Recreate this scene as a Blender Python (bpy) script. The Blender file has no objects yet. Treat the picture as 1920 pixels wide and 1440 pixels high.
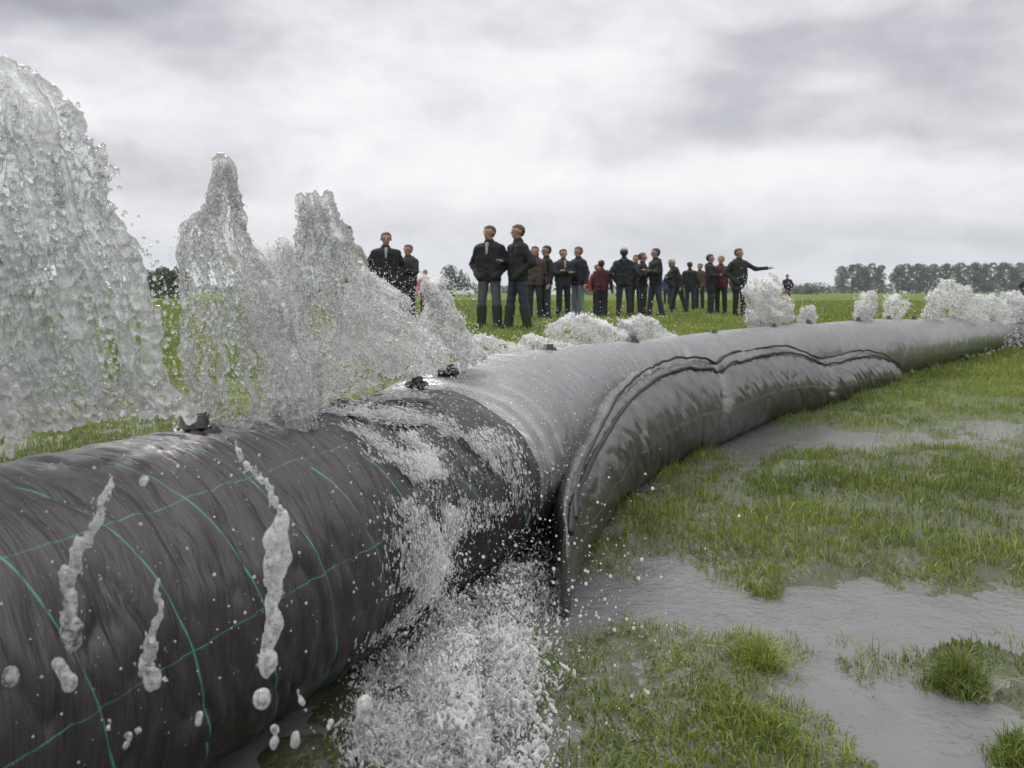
import bpy, math, random
import numpy as np
from mathutils import Vector, Matrix
R = math.radians
rng = np.random.default_rng(7)
random.seed(7)
scene = bpy.context.scene

# ------------------------------------------------------------------ camera
H = 0.68                       # eye height of the camera
F = 1500.0                     # focal length in photograph pixels (1920 wide)
HZ = 548.0                     # horizon row
cam_d = bpy.data.cameras.new('camera')
cam = bpy.data.objects.new('camera', cam_d)
scene.collection.objects.link(cam)
cam.location = (0, 0, H)
cam.rotation_euler = (R(90), 0, 0)
cam_d.sensor_width = 36.0
cam_d.lens = 36.0 * F / 1920.0
cam_d.shift_y = -(720 - HZ) / 1920.0
cam_d.clip_start = 0.02
cam_d.clip_end = 20000
cam_d.dof.use_dof = True
cam_d.dof.focus_distance = 1.9
cam_d.dof.aperture_fstop = 10.0
scene.camera = cam

# ------------------------------------------------------------------ view + world + sun
scene.view_settings.view_transform = 'Standard'
scene.view_settings.look = 'None'
scene.view_settings.exposure = 0.42
scene.view_settings.gamma = 1.0
scene.render.engine = 'CYCLES'
scene.cycles.max_bounces = 28
scene.cycles.diffuse_bounces = 8
scene.cycles.glossy_bounces = 8
scene.cycles.transmission_bounces = 26
scene.cycles.transparent_max_bounces = 48
scene.cycles.caustics_reflective = False
scene.cycles.caustics_refractive = False
scene.cycles.sample_clamp_indirect = 4.0
scene.cycles.use_denoising = True

SUN_EL, SUN_AZ = R(48), R(325)      # azimuth clockwise from +Y
world = bpy.data.worlds.new('World')
scene.world = world
world.use_nodes = True


class NT:
    """short helper to write node graphs"""
    def __init__(s, tree):
        s.t = tree; s.n = tree.nodes; s.l = tree.links

    def node(s, typ, inputs=None, **kw):
        n = s.n.new(typ)
        for k, v in kw.items():
            setattr(n, k, v)
        for k, v in (inputs or {}).items():
            s.set(n.inputs[k], v)
        return n

    def set(s, sock, v):
        if isinstance(v, bpy.types.NodeSocket):
            s.l.new(v, sock)
        else:
            sock.default_value = v

    def math(s, op, a, b=None, c=None, clamp=False):
        n = s.n.new('ShaderNodeMath'); n.operation = op; n.use_clamp = clamp
        s.set(n.inputs[0], a)
        if b is not None: s.set(n.inputs[1], b)
        if c is not None: s.set(n.inputs[2], c)
        return n.outputs[0]

    def vmath(s, op, a, b=None):
        n = s.n.new('ShaderNodeVectorMath'); n.operation = op
        s.set(n.inputs[0], a)
        if b is not None: s.set(n.inputs[1], b)
        return n.outputs['Value'] if op in ('DOT_PRODUCT', 'LENGTH', 'DISTANCE') else n.outputs[0]

    def noise(s, vec, scale, detail=3, rough=0.55, dist=0.0, out='Fac'):
        n = s.n.new('ShaderNodeTexNoise')
        s.set(n.inputs['Vector'], vec)
        n.inputs['Scale'].default_value = scale
        n.inputs['Detail'].default_value = detail
        n.inputs['Roughness'].default_value = rough
        n.inputs['Distortion'].default_value = dist
        return n.outputs[out]

    def ramp(s, fac, stops):
        n = s.n.new('ShaderNodeValToRGB')
        e = n.color_ramp.elements
        while len(e) < len(stops): e.new(0.5)
        for i, (p, c) in enumerate(stops):
            e[i].position = p
            e[i].color = (c, c, c, 1) if isinstance(c, (int, float)) else (*c, 1)
        s.set(n.inputs[0], fac)
        return n.outputs[0]

    def mix(s, fac, a, b):
        n = s.n.new('ShaderNodeMix'); n.data_type = 'RGBA'
        s.set(n.inputs[0], fac)
        for i, v in ((6, a), (7, b)):
            if isinstance(v, (tuple, list)) and len(v) == 3: v = (*v, 1)
            s.set(n.inputs[i], v)
        return n.outputs[2]

    def mapping(s, vec, scale=(1, 1, 1), loc=(0, 0, 0), rot=(0, 0, 0)):
        n = s.n.new('ShaderNodeMapping')
        s.set(n.inputs[0], vec)
        n.inputs['Location'].default_value = loc
        n.inputs['Rotation'].default_value = rot
        n.inputs['Scale'].default_value = scale
        return n.outputs[0]


def px_dir(px, py):
    v = Vector(((px - 960) / F, 1.0, -(py - HZ) / F)); v.normalize(); return v


w = NT(world.node_tree)
w.n.clear()
sky = w.node('ShaderNodeTexSky', sky_type='NISHITA', sun_disc=False, sun_elevation=SUN_EL, sun_rotation=SUN_AZ)
geo = w.node('ShaderNodeTexCoord')
vd = geo.outputs['Generated']
sep = w.node('ShaderNodeSeparateXYZ', {0: vd})
zz = w.math('MAXIMUM', sep.outputs[2], 0.0)
den = w.math('ADD', zz, 0.16)
pl = w.node('ShaderNodeCombineXYZ', {0: w.math('DIVIDE', sep.outputs[0], den), 1: w.math('DIVIDE', sep.outputs[1], den), 2: 0.0}).outputs[0]
n1 = w.noise(w.mapping(pl, (0.5, 0.8, 1), (3.1, 1.7, 0), (0, 0, R(-12))), 1.0, 4, 0.45, 0.6)
n2 = w.noise(w.mapping(vd, (5.5, 5.5, 10), (9.3, 2.1, 0), (0, R(8), 0)), 1.0, 5, 0.5, 0.5)
n3 = w.noise(w.mapping(vd, (15, 15, 27), (1.3, 4.1, 0), (0, R(-6), 0)), 1.0, 4, 0.6, 0.3)
dens = w.math('ADD', w.math('MULTIPLY', n1, 0.42), w.math('ADD', w.math('MULTIPLY', n2, 0.38), w.math('MULTIPLY', n3, 0.22)))
# large banks of darker / brighter cloud: (photo px, py, half-width, half-height, amount)
warp = w.noise(w.mapping(vd, (5, 5, 9)), 1.0, 3, 0.55, 0, out='Color')
wv = w.vmath('SUBTRACT', warp, (0.5, 0.5, 0.5))
vdw = w.node('ShaderNodeVectorMath', {0: wv, 1: (0.22, 0.1, 0.12)}, operation='MULTIPLY').outputs[0]
vdw = w.vmath('ADD', vd, vdw)
bias = 0.0
for (bx, by, hw, hh, amt) in [(120, 0, 320, 60, -.30), (1640, 130, 520, 60, -.13), (1300, 270, 340, 40, -.11), (350, 345, 200, 34, -.18),
                              (1000, 20, 420, 50, -.05), (1700, 30, 260, 30, -.09), (1500, 470, 700, 60, -.07), (1800, 250, 260, 26, -.08),
                              (520, 200, 560, 100, .085), (1130, 160, 160, 60, .10), (1560, 165, 60, 25, .10), (900, 330, 500, 60, .07),
                              (500, 60, 260, 50, .08), (1560, 330, 420, 35, .06), (1700, 400, 300, 20, .03)]:
    d0 = px_dir(bx, by)
    dv = w.vmath('SUBTRACT', vdw, tuple(d0))
    sc = w.node('ShaderNodeVectorMath', {0: dv, 1: (F / hw, 0.0, F / hh)}, operation='MULTIPLY').outputs[0]
    l = w.vmath('LENGTH', sc)
    g = w.math('POWER', 2.718, w.math('MULTIPLY', w.math('MULTIPLY', l, l), -0.8))
    bias = w.math('ADD', w.math('MULTIPLY', g, amt * 1.15), bias)
tot = w.math('ADD', dens, bias)
ccol = w.ramp(tot, [(0.14, (0.27, 0.27, 0.295)), (0.34, (0.43, 0.43, 0.46)), (0.47, (0.575, 0.575, 0.60)), (0.58, (0.68, 0.68, 0.69)), (0.70, (0.76, 0.76, 0.76))])
hz = w.math('POWER', w.math('SUBTRACT', 1.0, zz), 14.0)
ccol = w.mix(w.math('MULTIPLY', hz, 0.72), ccol, (0.50, 0.525, 0.57))
zenith = w.math('MULTIPLY', w.math('SUBTRACT', zz, 0.35, clamp=True), 0.7)      # unseen sky overhead, brightened to give more light
ccol = w.mix(zenith, ccol, (1.9, 1.9, 1.9))
back = w.math('MULTIPLY', w.math('SUBTRACT', 0.1, sep.outputs[1], clamp=True), 1.3, clamp=True)
back = w.math('MULTIPLY', back, w.math('MULTIPLY', w.math('SUBTRACT', zz, 0.22, clamp=True), 3.0, clamp=True))      # unseen sky behind the camera, made brighter to light the jets
low = w.math('MULTIPLY', w.math('SUBTRACT', 0.0, sep.outputs[1], clamp=True), w.math('SUBTRACT', 1.0, w.math('MULTIPLY', zz, 3.0), clamp=True))
ccol = w.mix(w.math('MULTIPLY', low, 0.8), ccol, (0.33, 0.335, 0.35))      # unseen low sky behind the camera, darkened so the tube sides reflect less
ccol = w.mix(back, ccol, (1.6, 1.6, 1.6))
scl = w.node('ShaderNodeVectorMath', {0: ccol, 1: (10, 10, 10)}, operation='MULTIPLY').outputs[0]
colr = w.mix(0.97, sky.outputs[0], scl)
bg = w.node('ShaderNodeBackground', {'Color': colr, 'Strength': 0.1})
wo = w.node('ShaderNodeOutputWorld', {'Surface': bg.outputs[0]})

sun_d = bpy.data.lights.new('sun', 'SUN')
sun_d.energy = 1.5
sun_d.angle = R(14)
sun_d.color = (1.0, 0.97, 0.92)
sun = bpy.data.objects.new('sun', sun_d)
scene.collection.objects.link(sun)
sd = Vector((math.sin(SUN_AZ) * math.cos(SUN_EL), math.cos(SUN_AZ) * math.cos(SUN_EL), math.sin(SUN_EL)))
sun.rotation_euler = sd.to_track_quat('Z', 'Y').to_euler()

COL = scene.collection

# ------------------------------------------------------------------ helpers
def tag(o, label=None, cat=None, group=None, kind=None):
    if label: o['label'] = label
    if cat: o['category'] = cat
    if group: o['group'] = group
    if kind: o['kind'] = kind
    return o


def empty(name, loc=(0, 0, 0), rz=0.0):
    o = bpy.data.objects.new(name, None)
    o.location = loc; o.rotation_euler = (0, 0, rz); o.empty_display_size = 0.1
    COL.objects.link(o)
    return o


def mk(name, V, Fs, mat, parent=None, smooth=True, uv=None, col=None):
    """V (n,3); Fs a list of integer arrays (m,k); uv per-vertex (n,2); col per-vertex (n,4)"""
    V = np.asarray(V, dtype=np.float64)
    if isinstance(Fs, np.ndarray): Fs = [Fs]
    Fs = [np.asarray(f, dtype=np.int64) for f in Fs if len(f)]
    me = bpy.data.meshes.new(name)
    me.vertices.add(len(V))
    me.vertices.foreach_set('co', V.astype(np.float32).ravel())
    loops = np.concatenate([f.ravel() for f in Fs]) if Fs else np.zeros(0, int)
    tot = np.concatenate([np.full(len(f), f.shape[1]) for f in Fs]) if Fs else np.zeros(0, int)
    start = np.concatenate([[0], np.cumsum(tot)[:-1]]) if len(tot) else tot
    me.loops.add(len(loops)); me.loops.foreach_set('vertex_index', loops.astype(np.int32))
    me.polygons.add(len(tot))
    me.polygons.foreach_set('loop_start', start.astype(np.int32))
    me.polygons.foreach_set('loop_total', tot.astype(np.int32))
    me.polygons.foreach_set('use_smooth', np.full(len(tot), smooth))
    if uv is not None:
        ul = me.uv_layers.new(name='UVMap')
        ul.data.foreach_set('uv', np.asarray(uv, dtype=np.float32)[loops].ravel())
    if col is not None:
        ca = me.color_attributes.new('tint', 'FLOAT_COLOR', 'POINT')
        ca.data.foreach_set('color', np.asarray(col, dtype=np.float32).ravel())
    me.update(calc_edges=True)
    me.validate()
    me.materials.append(mat)
    o = bpy.data.objects.new(name, me)
    COL.objects.link(o)
    if parent is not None: o.parent = parent
    return o


def copy_tree(o, parent=None):
    c = o.copy(); COL.objects.link(c); c.parent = parent
    for ch in list(o.children): copy_tree(ch, c)
    return c


def vnoise(P, seed=0):
    """3-D value noise in [0,1] at points P (...,3)"""
    P = np.asarray(P, dtype=np.float64)
    i = np.floor(P).astype(np.int64); f = P - i
    f = f * f * (3 - 2 * f)
    def h(a, b, c):
        n = (a * 374761393 + b * 668265263 + c * 2147483647 + seed * 974711) & 0xFFFFFFFF
        n = ((n ^ (n >> 13)) * 1274126177) & 0xFFFFFFFF
        n = ((n ^ (n >> 16)) * 2246822519) & 0xFFFFFFFF
        return ((n ^ (n >> 15)) & 0xFFFFFF) / float(0xFFFFFF)
    x, y, z = i[..., 0], i[..., 1], i[..., 2]
    fx, fy, fz = f[..., 0], f[..., 1], f[..., 2]
    r = 0
    for dx in (0, 1):
        for dy in (0, 1):
            for dz in (0, 1):
                r = r + h(x + dx, y + dy, z + dz) * (fx if dx else 1 - fx) * (fy if dy else 1 - fy) * (fz if dz else 1 - fz)
    return r


def fbm(P, octaves=4, seed=0):
    P = np.asarray(P, dtype=np.float64)
    a, s, t = 0.5, 0.0, 0.0
    for k in range(octaves):
        s = s + a * vnoise(P * (2.03 ** k), seed + k * 17); t += a; a *= 0.5
    return s / t


def surface_nets(Fd, origin, vs):
    """mesh of the region Fd > 0"""
    ins = Fd > 0
    nx, ny, nz = Fd.shape
    c = ins[:-1, :-1, :-1].astype(np.int8)
    cnt = np.zeros((nx - 1, ny - 1, nz - 1), np.int8)
    for dx in (0, 1):
        for dy in (0, 1):
            for dz in (0, 1):
                cnt += ins[dx:nx - 1 + dx, dy:ny - 1 + dy, dz:nz - 1 + dz]
    mixed = (cnt > 0) & (cnt < 8)
    ids = -np.ones(mixed.shape, np.int64)
    cells = np.argwhere(mixed)
    ids[mixed] = np.arange(len(cells))
    acc = np.zeros((len(cells), 3)); n = np.zeros(len(cells))
    cx, cy, cz = cells.T
    for ax in range(3):
        o1, o2 = [k for k in range(3) if k != ax]
        for a in (0, 1):
            for b in (0, 1):
                off = [0, 0, 0]; off[o1] = a; off[o2] = b
                off2 = list(off); off2[ax] = 1
                v0 = Fd[cx + off[0], cy + off[1], cz + off[2]]
                v1 = Fd[cx + off2[0], cy + off2[1], cz + off2[2]]
                m = (v0 > 0) != (v1 > 0)
                t = np.where(m, v0 / np.where(m, v0 - v1, 1), 0)
                p = np.zeros((len(cells), 3)); p[:, o1] = a; p[:, o2] = b; p[:, ax] = t
                acc += p * m[:, None]; n += m
    V = np.asarray(origin) + vs * (cells + acc / np.maximum(n, 1)[:, None])
    quads = []
    for ax in range(3):
        o1, o2 = (ax + 1) % 3, (ax + 2) % 3
        sl = [slice(1, -1)] * 3; sl[ax] = slice(0, -1)
        sl2 = list(sl); sl2[ax] = slice(1, None)
        A = ins[tuple(sl)]; B = ins[tuple(sl2)]
        e = np.argwhere(A != B)
        if not len(e): continue
        flip = A[tuple(e.T)]
        base = e.copy()
        for k in range(3):
            if k != ax: base[:, k] += 1
        def idx(d1, d2):
            q = base.copy(); q[:, o1] += d1; q[:, o2] += d2
            return ids[q[:, 0], q[:, 1], q[:, 2]]
        q = np.stack([idx(-1, -1), idx(0, -1), idx(0, 0), idx(-1, 0)], 1)
        q = np.where(flip[:, None], q, q[:, ::-1])
        quads.append(q)
    Q = np.concatenate(quads) if quads else np.zeros((0, 4), int)
    Q = Q[(Q >= 0).all(1)]
    return V, Q


def blob_mesh(P, Rr, D=None, E=None, vs=0.003, iso=0.25, pad=3):
    """metaball surface of stretched drops: centres P, radii Rr, unit directions D, elongations E"""
    P = np.asarray(P); Rr = np.asarray(Rr)
    if D is None: D = np.tile([0, 0, 1.0], (len(P), 1)); E = np.ones(len(P))
    reach = (Rr * E)[:, None] + vs * pad
    lo = (P - reach).min(0); hi = (P + reach).max(0)
    dims = np.ceil((hi - lo) / vs).astype(int) + 2
    Fd = np.zeros(dims, np.float32)
    for p, r, d, e in zip(P, Rr, D, E):
        ext = np.sqrt(r * r + (r * r * (e * e - 1)) * d * d) + vs
        a = np.maximum(np.floor((p - ext - lo) / vs).astype(int), 0)
        b = np.minimum(np.ceil((p + ext - lo) / vs).astype(int) + 1, dims)
        gx = (lo[0] + vs * np.arange(a[0], b[0]) - p[0])[:, None, None]
        gy = (lo[1] + vs * np.arange(a[1], b[1]) - p[1])[None, :, None]
        gz = (lo[2] + vs * np.arange(a[2], b[2]) - p[2])[None, None, :]
        al = gx * d[0] + gy * d[1] + gz * d[2]
        q = (gx * gx + gy * gy + gz * gz - al * al * (1 - 1 / (e * e))) / (r * r)
        q = np.maximum(1 - q, 0)
        Fd[a[0]:b[0], a[1]:b[1], a[2]:b[2]] += q * q
    return surface_nets(Fd - iso, lo, vs)


def spline(P, n):
    """Catmull-Rom through P resampled at n equal arc steps -> points, source parameter"""
    P = np.asarray(P, float)
    Q = np.vstack([2 * P[0] - P[1], P, 2 * P[-1] - P[-2]])
    t = np.linspace(0, len(P) - 1, 60 * (len(P) - 1) + 1)
    i = np.minimum(t.astype(int), len(P) - 2); f = (t - i)[:, None]
    p0, p1, p2, p3 = Q[i], Q[i + 1], Q[i + 2], Q[i + 3]
    C = 0.5 * (2 * p1 + (p2 - p0) * f + (2 * p0 - 5 * p1 + 4 * p2 - p3) * f ** 2 + (3 * p1 - p0 - 3 * p2 + p3) * f ** 3)
    s = np.concatenate([[0], np.cumsum(np.linalg.norm(np.diff(C[:, :2], axis=0), axis=1))])
    S = np.linspace(0, s[-1], n)
    return np.stack([np.interp(S, s, C[:, k]) for k in range(C.shape[1])], 1), S


def at(px, py, y):
    """world point of a photograph pixel at distance y"""
    return np.array([(px - 960) / F * y, y, H - (py - HZ) / F * y])


def topix(x, y, z=0.0):
    return 960 + F * x / y, HZ + F * (H - z) / y

# ------------------------------------------------------------------ materials
def new_mat(name):
    m = bpy.data.materials.new(name); m.use_nodes = True
    g = NT(m.node_tree); g.n.clear()
    return m, g


def finish(g, shader, disp=None):
    out = g.node('ShaderNodeOutputMaterial', {'Surface': shader})
    return out


def bsdf(g, color, rough=0.5, bump=None, bstr=0.3, bdist=0.01, **kw):
    b = g.node('ShaderNodeBsdfPrincipled')
    if isinstance(color, tuple) and len(color) == 3: color = (*color, 1)
    g.set(b.inputs['Base Color'], color); g.set(b.inputs['Roughness'], rough)
    for k, v in kw.items(): g.set(b.inputs[k.replace('_', ' ')], v)
    if bump is not None:
        bn = g.node('ShaderNodeBump', {'Height': bump, 'Strength': bstr, 'Distance': bdist})
        g.l.new(bn.outputs[0], b.inputs['Normal'])
    return b.outputs[0]


def simple_mat(name, c, rough=0.7, nscale=0, var=0.25, bump=0.0, **kw):
    m, g = new_mat(name)
    tc = g.node('ShaderNodeTexCoord').outputs['Object']
    if nscale:
        f = g.noise(tc, nscale, 4, 0.6)
        c1 = tuple(x * (1 - var) for x in c); c2 = tuple(min(1, x * (1 + var)) for x in c)
        finish(g, bsdf(g, g.mix(f, c1, c2), rough, f if bump else None, bump, 0.01, **kw))
    else:
        finish(g, bsdf(g, c, rough, **kw))
    return m


def water_mat(name, milky=0.35, tint=(0.93, 0.95, 0.95), nscale=180.0, clear=0.45, back=0.5, pscale=30.0, plo=0.4):
    m, g = new_mat(name)
    tc = g.node('ShaderNodeTexCoord').outputs['Object']
    n = g.noise(tc, nscale, 3, 0.65)
    bn = g.node('ShaderNodeBump', {'Height': n, 'Strength': 0.6, 'Distance': 0.004}).outputs[0]
    gl = g.node('ShaderNodeBsdfGlass', {'Color': (0.99, 1.0, 1.0, 1), 'Roughness': 0.0, 'IOR': 1.33, 'Normal': bn}).outputs[0]
    df = g.node('ShaderNodeBsdfDiffuse', {'Color': (*tint, 1), 'Normal': bn}).outputs[0]
    tr = g.node('ShaderNodeBsdfTranslucent', {'Color': (*tint, 1), 'Normal': bn}).outputs[0]
    tp = g.node('ShaderNodeBsdfTransparent', {'Color': (1, 1, 1, 1)}).outputs[0]
    gs = g.node('ShaderNodeBsdfGlossy', {'Color': (1, 1, 1, 1), 'Roughness': 0.04, 'Normal': bn}).outputs[0]
    dt = g.node('ShaderNodeMixShader', {0: back, 1: df, 2: tr}).outputs[0]
    lw = g.node('ShaderNodeLayerWeight', {'Blend': 0.35, 'Normal': bn}).outputs['Fresnel']
    cl = g.node('ShaderNodeMixShader', {0: clear, 1: gl, 2: tp}).outputs[0]
    cl = g.node('ShaderNodeMixShader', {0: g.math('MULTIPLY', lw, 0.4), 1: cl, 2: gs}).outputs[0]
    patch = g.noise(tc, pscale, 4, 0.65)
    fac = g.math('MULTIPLY', g.ramp(patch, [(0.36, plo), (0.60, 1.0)]), milky * 1.4, clamp=True)
    mx = g.node('ShaderNodeMixShader', {0: fac, 1: cl, 2: dt}).outputs[0]
    finish(g, mx)
    return m


M = {}
M['water'] = water_mat('splashing_water', 0.28, (1, 1, 1), back=.6, pscale=60.0, plo=0.15)
m, g = new_mat('fine_water_spray'); M['spray'] = m
df = g.node('ShaderNodeBsdfDiffuse', {'Color': (1, 1, 1, 1)}).outputs[0]
tr = g.node('ShaderNodeBsdfTranslucent', {'Color': (1, 1, 1, 1)}).outputs[0]
tp = g.node('ShaderNodeBsdfTransparent', {'Color': (1, 1, 1, 1)}).outputs[0]
gs = g.node('ShaderNodeBsdfGlossy', {'Color': (1, 1, 1, 1), 'Roughness': 0.08}).outputs[0]
dt = g.node('ShaderNodeMixShader', {0: 0.62, 1: df, 2: tr}).outputs[0]
lw = g.node('ShaderNodeLayerWeight', {'Blend': 0.25}).outputs['Fresnel']
a_ = g.node('ShaderNodeMixShader', {0: 0.42, 1: tp, 2: dt}).outputs[0]
finish(g, g.node('ShaderNodeMixShader', {0: g.math('MULTIPLY', lw, 0.12), 1: a_, 2: gs}).outputs[0])
M['water_clear'] = water_mat('clear_water', 0.10, (1, 1, 1), nscale=90, clear=.38)
M['froth'] = water_mat('white_froth', 0.62, (1, 1, 1), 220, .3, .5, 90.0, 0.35)
M['foam'] = water_mat('foamy_water', 0.42, (1, 1, 1), 150, .15, .5, 170.0, 0.0)

# woven near fabric: dark, creased, with a printed green grid
m, g = new_mat('dark_woven_fabric'); M['dark_fabric'] = m
uvn = g.node('ShaderNodeUVMap').outputs[0]
su = g.node('ShaderNodeSeparateXYZ', {0: uvn})
wob = g.noise(g.mapping(uvn, (3, 3, 1)), 1.0, 2, 0.5)
def gridline(coord, period, width, off):
    a = g.math('ADD', g.math('ADD', coord, off), g.math('MULTIPLY', wob, 0.010))
    f = g.math('FRACT', g.math('DIVIDE', a, period))
    d = g.math('ABSOLUTE', g.math('SUBTRACT', f, 0.5))
    return g.math('LESS_THAN', d, width / period)
sk = g.math('MULTIPLY_ADD', su.outputs[1], 0.30, su.outputs[0])
lx = gridline(sk, 0.125, 0.0012, 0.035)
ly = gridline(g.math('MULTIPLY_ADD', su.outputs[0], -0.06, su.outputs[1]), 0.20, 0.0009, 0.02)
line = g.math('MAXIMUM', lx, g.math('MULTIPLY', ly, 0.8))
wear = g.noise(g.mapping(uvn, (30, 30, 1)), 1.0, 3, 0.6)
line = g.math('MULTIPLY', line, g.ramp(wear, [(0.35, 0.35), (0.55, 0.9)]))
cre = g.noise(g.mapping(uvn, (42, 5.0, 1), (0, 0, 0), (0, 0, R(22))), 1.0, 5, 0.62, 0.6)
cre2 = g.noise(g.mapping(uvn, (130, 10.0, 1), (0, 0, 0), (0, 0, R(14))), 1.0, 4, 0.6, 0.3)
weave = g.noise(g.mapping(uvn, (900, 900, 1)), 1.0, 1, 0.5)
hgt = g.math('ADD', g.math('MULTIPLY', cre, 1.0), g.math('ADD', g.math('MULTIPLY', cre2, 0.35), g.math('MULTIPLY', weave, 0.03)))
blot = g.noise(g.mapping(uvn, (5, 7, 1)), 1.0, 4, 0.6)
base = g.mix(blot, (0.017, 0.013, 0.015), (0.037, 0.030, 0.032))
base = g.mix(line, base, (0.05, 0.26, 0.22))
finish(g, bsdf(g, base, g.ramp(blot, [(0.3, 0.26), (0.7, 0.40)]), hgt, 0.55, 0.018, Specular_IOR_Level=0.75))

# wet grey woven cover of the middle tube
def cover_mat(name, c1, c2, metal, rough, sc=1.0):
    m, g = new_mat(name)
    uvn = g.node('ShaderNodeUVMap').outputs[0]
    fine = g.noise(g.mapping(uvn, (220 * sc, 14 * sc, 1), (0, 0, 0), (0, 0, R(4))), 1.0, 4, 0.6, 0.2)
    mid = g.noise(g.mapping(uvn, (26 * sc, 3.2 * sc, 1), (0, 0, 0), (0, 0, R(10))), 1.0, 4, 0.55, 0.5)
    blot = g.noise(g.mapping(uvn, (3.0 * sc, 2.2 * sc, 1)), 1.0, 5, 0.6)
    drops = g.noise(g.mapping(uvn, (260, 260, 1)), 1.0, 2, 0.5)
    h = g.math('ADD', g.math('MULTIPLY', fine, 0.25), g.math('ADD', g.math('MULTIPLY', mid, 0.8), g.math('MULTIPLY', g.ramp(drops, [(0.55, 0.0), (0.7, 1.0)]), 0.15)))
    base = g.mix(blot, c1, c2)
    base = g.mix(g.ramp(fine, [(0.3, 0.25), (0.6, 0.0)]), base, (0.10, 0.10, 0.105))
    finish(g, bsdf(g, base, rough, h, 0.5, 0.016, Metallic=metal, Specular_IOR_Level=0.6))
    return m
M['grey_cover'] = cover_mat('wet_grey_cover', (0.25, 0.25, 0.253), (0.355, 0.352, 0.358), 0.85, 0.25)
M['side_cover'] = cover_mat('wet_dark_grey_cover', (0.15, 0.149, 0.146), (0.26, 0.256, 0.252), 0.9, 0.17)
M['black_rubber'] = simple_mat('black_rubber', (0.012, 0.012, 0.013), 0.4, 60, 0.4, 0.2)
M['rope'] = simple_mat('black_rope', (0.008, 0.008, 0.011), 0.55, 200, 0.4, 0.4)

# lawn ground: mud and short turf
m, g = new_mat('wet_lawn_soil'); M['ground'] = m
tc = g.node('ShaderNodeTexCoord').outputs['Object']
sp = g.node('ShaderNodeSeparateXYZ', {0: tc})
dist = g.math('POWER', g.math('ADD', g.math('MULTIPLY', sp.outputs[0], sp.outputs[0]), g.math('MULTIPLY', sp.outputs[1], sp.outputs[1])), 0.5)
far = g.math('MULTIPLY', g.math('SUBTRACT', dist, 3.5), 0.22, clamp=True)
a1 = g.noise(tc, 0.35, 5, 0.6); a2 = g.noise(tc, 3.0, 5, 0.65); a3 = g.noise(tc, 30.0, 4, 0.7)
turf = g.mix(a1, (0.085, 0.13, 0.024), (0.13, 0.18, 0.034))
turf = g.mix(g.ramp(a2, [(0.35, 0.0), (0.75, 0.7)]), turf, (0.14, 0.17, 0.035))
turf = g.mix(g.ramp(a3, [(0.35, 0.55), (0.6, 0.0)]), turf, (0.035, 0.065, 0.012))
mud = g.mix(a3, (0.04, 0.045, 0.026), (0.085, 0.085, 0.055))
mud = g.mix(g.ramp(a2, [(0.4, 0.0), (0.7, 0.6)]), mud, (0.05, 0.08, 0.02))
finish(g, bsdf(g, g.mix(far, mud, turf), g.math('MULTIPLY_ADD', far, 0.5, 0.4), a3, 0.6, 0.02, Specular_IOR_Level=g.math('MULTIPLY_ADD', far, -0.45, 0.53)))

m, g = new_mat('standing_puddle_water'); M['puddle'] = m
tc = g.node('ShaderNodeTexCoord').outputs['Object']
r1 = g.noise(tc, 45, 3, 0.6, 0.5); r2 = g.noise(tc, 9, 3, 0.5); r3 = g.noise(tc, 160, 2, 0.5)
hh = g.math('ADD', g.math('MULTIPLY', r1, 0.5), g.math('ADD', g.math('MULTIPLY', r2, 1.0), g.math('MULTIPLY', r3, 0.12)))
pb = g.mix(r2, (0.12, 0.12, 0.123), (0.18, 0.18, 0.184))
wsh = bsdf(g, pb, 0.06, hh, 0.5, 0.014, IOR=1.33, Specular_IOR_Level=0.8)
tp = g.node('ShaderNodeBsdfTransparent').outputs[0]
finish(g, g.node('ShaderNodeMixShader', {0: 0.10, 1: wsh, 2: tp}).outputs[0])

m, g = new_mat('grass_blade'); M['grass'] = m
at_ = g.node('ShaderNodeVertexColor', layer_name='tint').outputs[0]
sh = bsdf(g, at_, 0.42, Specular_IOR_Level=0.4)
trn = g.node('ShaderNodeBsdfTranslucent', {'Color': at_}).outputs[0]
finish(g, g.node('ShaderNodeMixShader', {0: 0.3, 1: sh, 2: trn}).outputs[0])

# ------------------------------------------------------------------ the barrier tubes
# crest line of the main tube (x, y, height, left half-width, right half-width)
PATH = [(-1.55, -1.30, .46, .25, .25), (-1.10, -.10, .46, .25, .25), (-.74, .69, .465, .25, .25), (-.51, 1.19, .47, .25, .25), (-.40, 1.43, .462, .25, .245),
        (-.31, 1.66, .450, .24, .235), (-.22, 1.95, .465, .26, .33), (-.08, 2.35, .485, .27, .30), (.29, 3.02, .487, .27, .205), (.85, 3.75, .480, .27, .19),
        (1.60, 4.80, .482, .27, .19), (2.25, 5.52, .476, .27, .19), (2.70, 6.02, .474, .27, .20), (2.95, 6.34, .470, .27, .27), (3.47, 6.95, .448, .27, .28), (4.50, 8.14, .425, .26, .27),
        (5.20, 8.85, .41, .25, .25)]
SP, SS = spline(PATH, 1600)
TAN = np.gradient(SP[:, :2], axis=0); TAN /= np.linalg.norm(TAN, axis=1)[:, None]


def s_of_y(y):
    return float(np.interp(y, SP[:, 1], SS))


def frame_at(s):
    x = [np.interp(s, SS, SP[:, k]) for k in range(5)]
    t = [np.interp(s, SS, TAN[:, k]) for k in range(2)]
    return x, t


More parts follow.
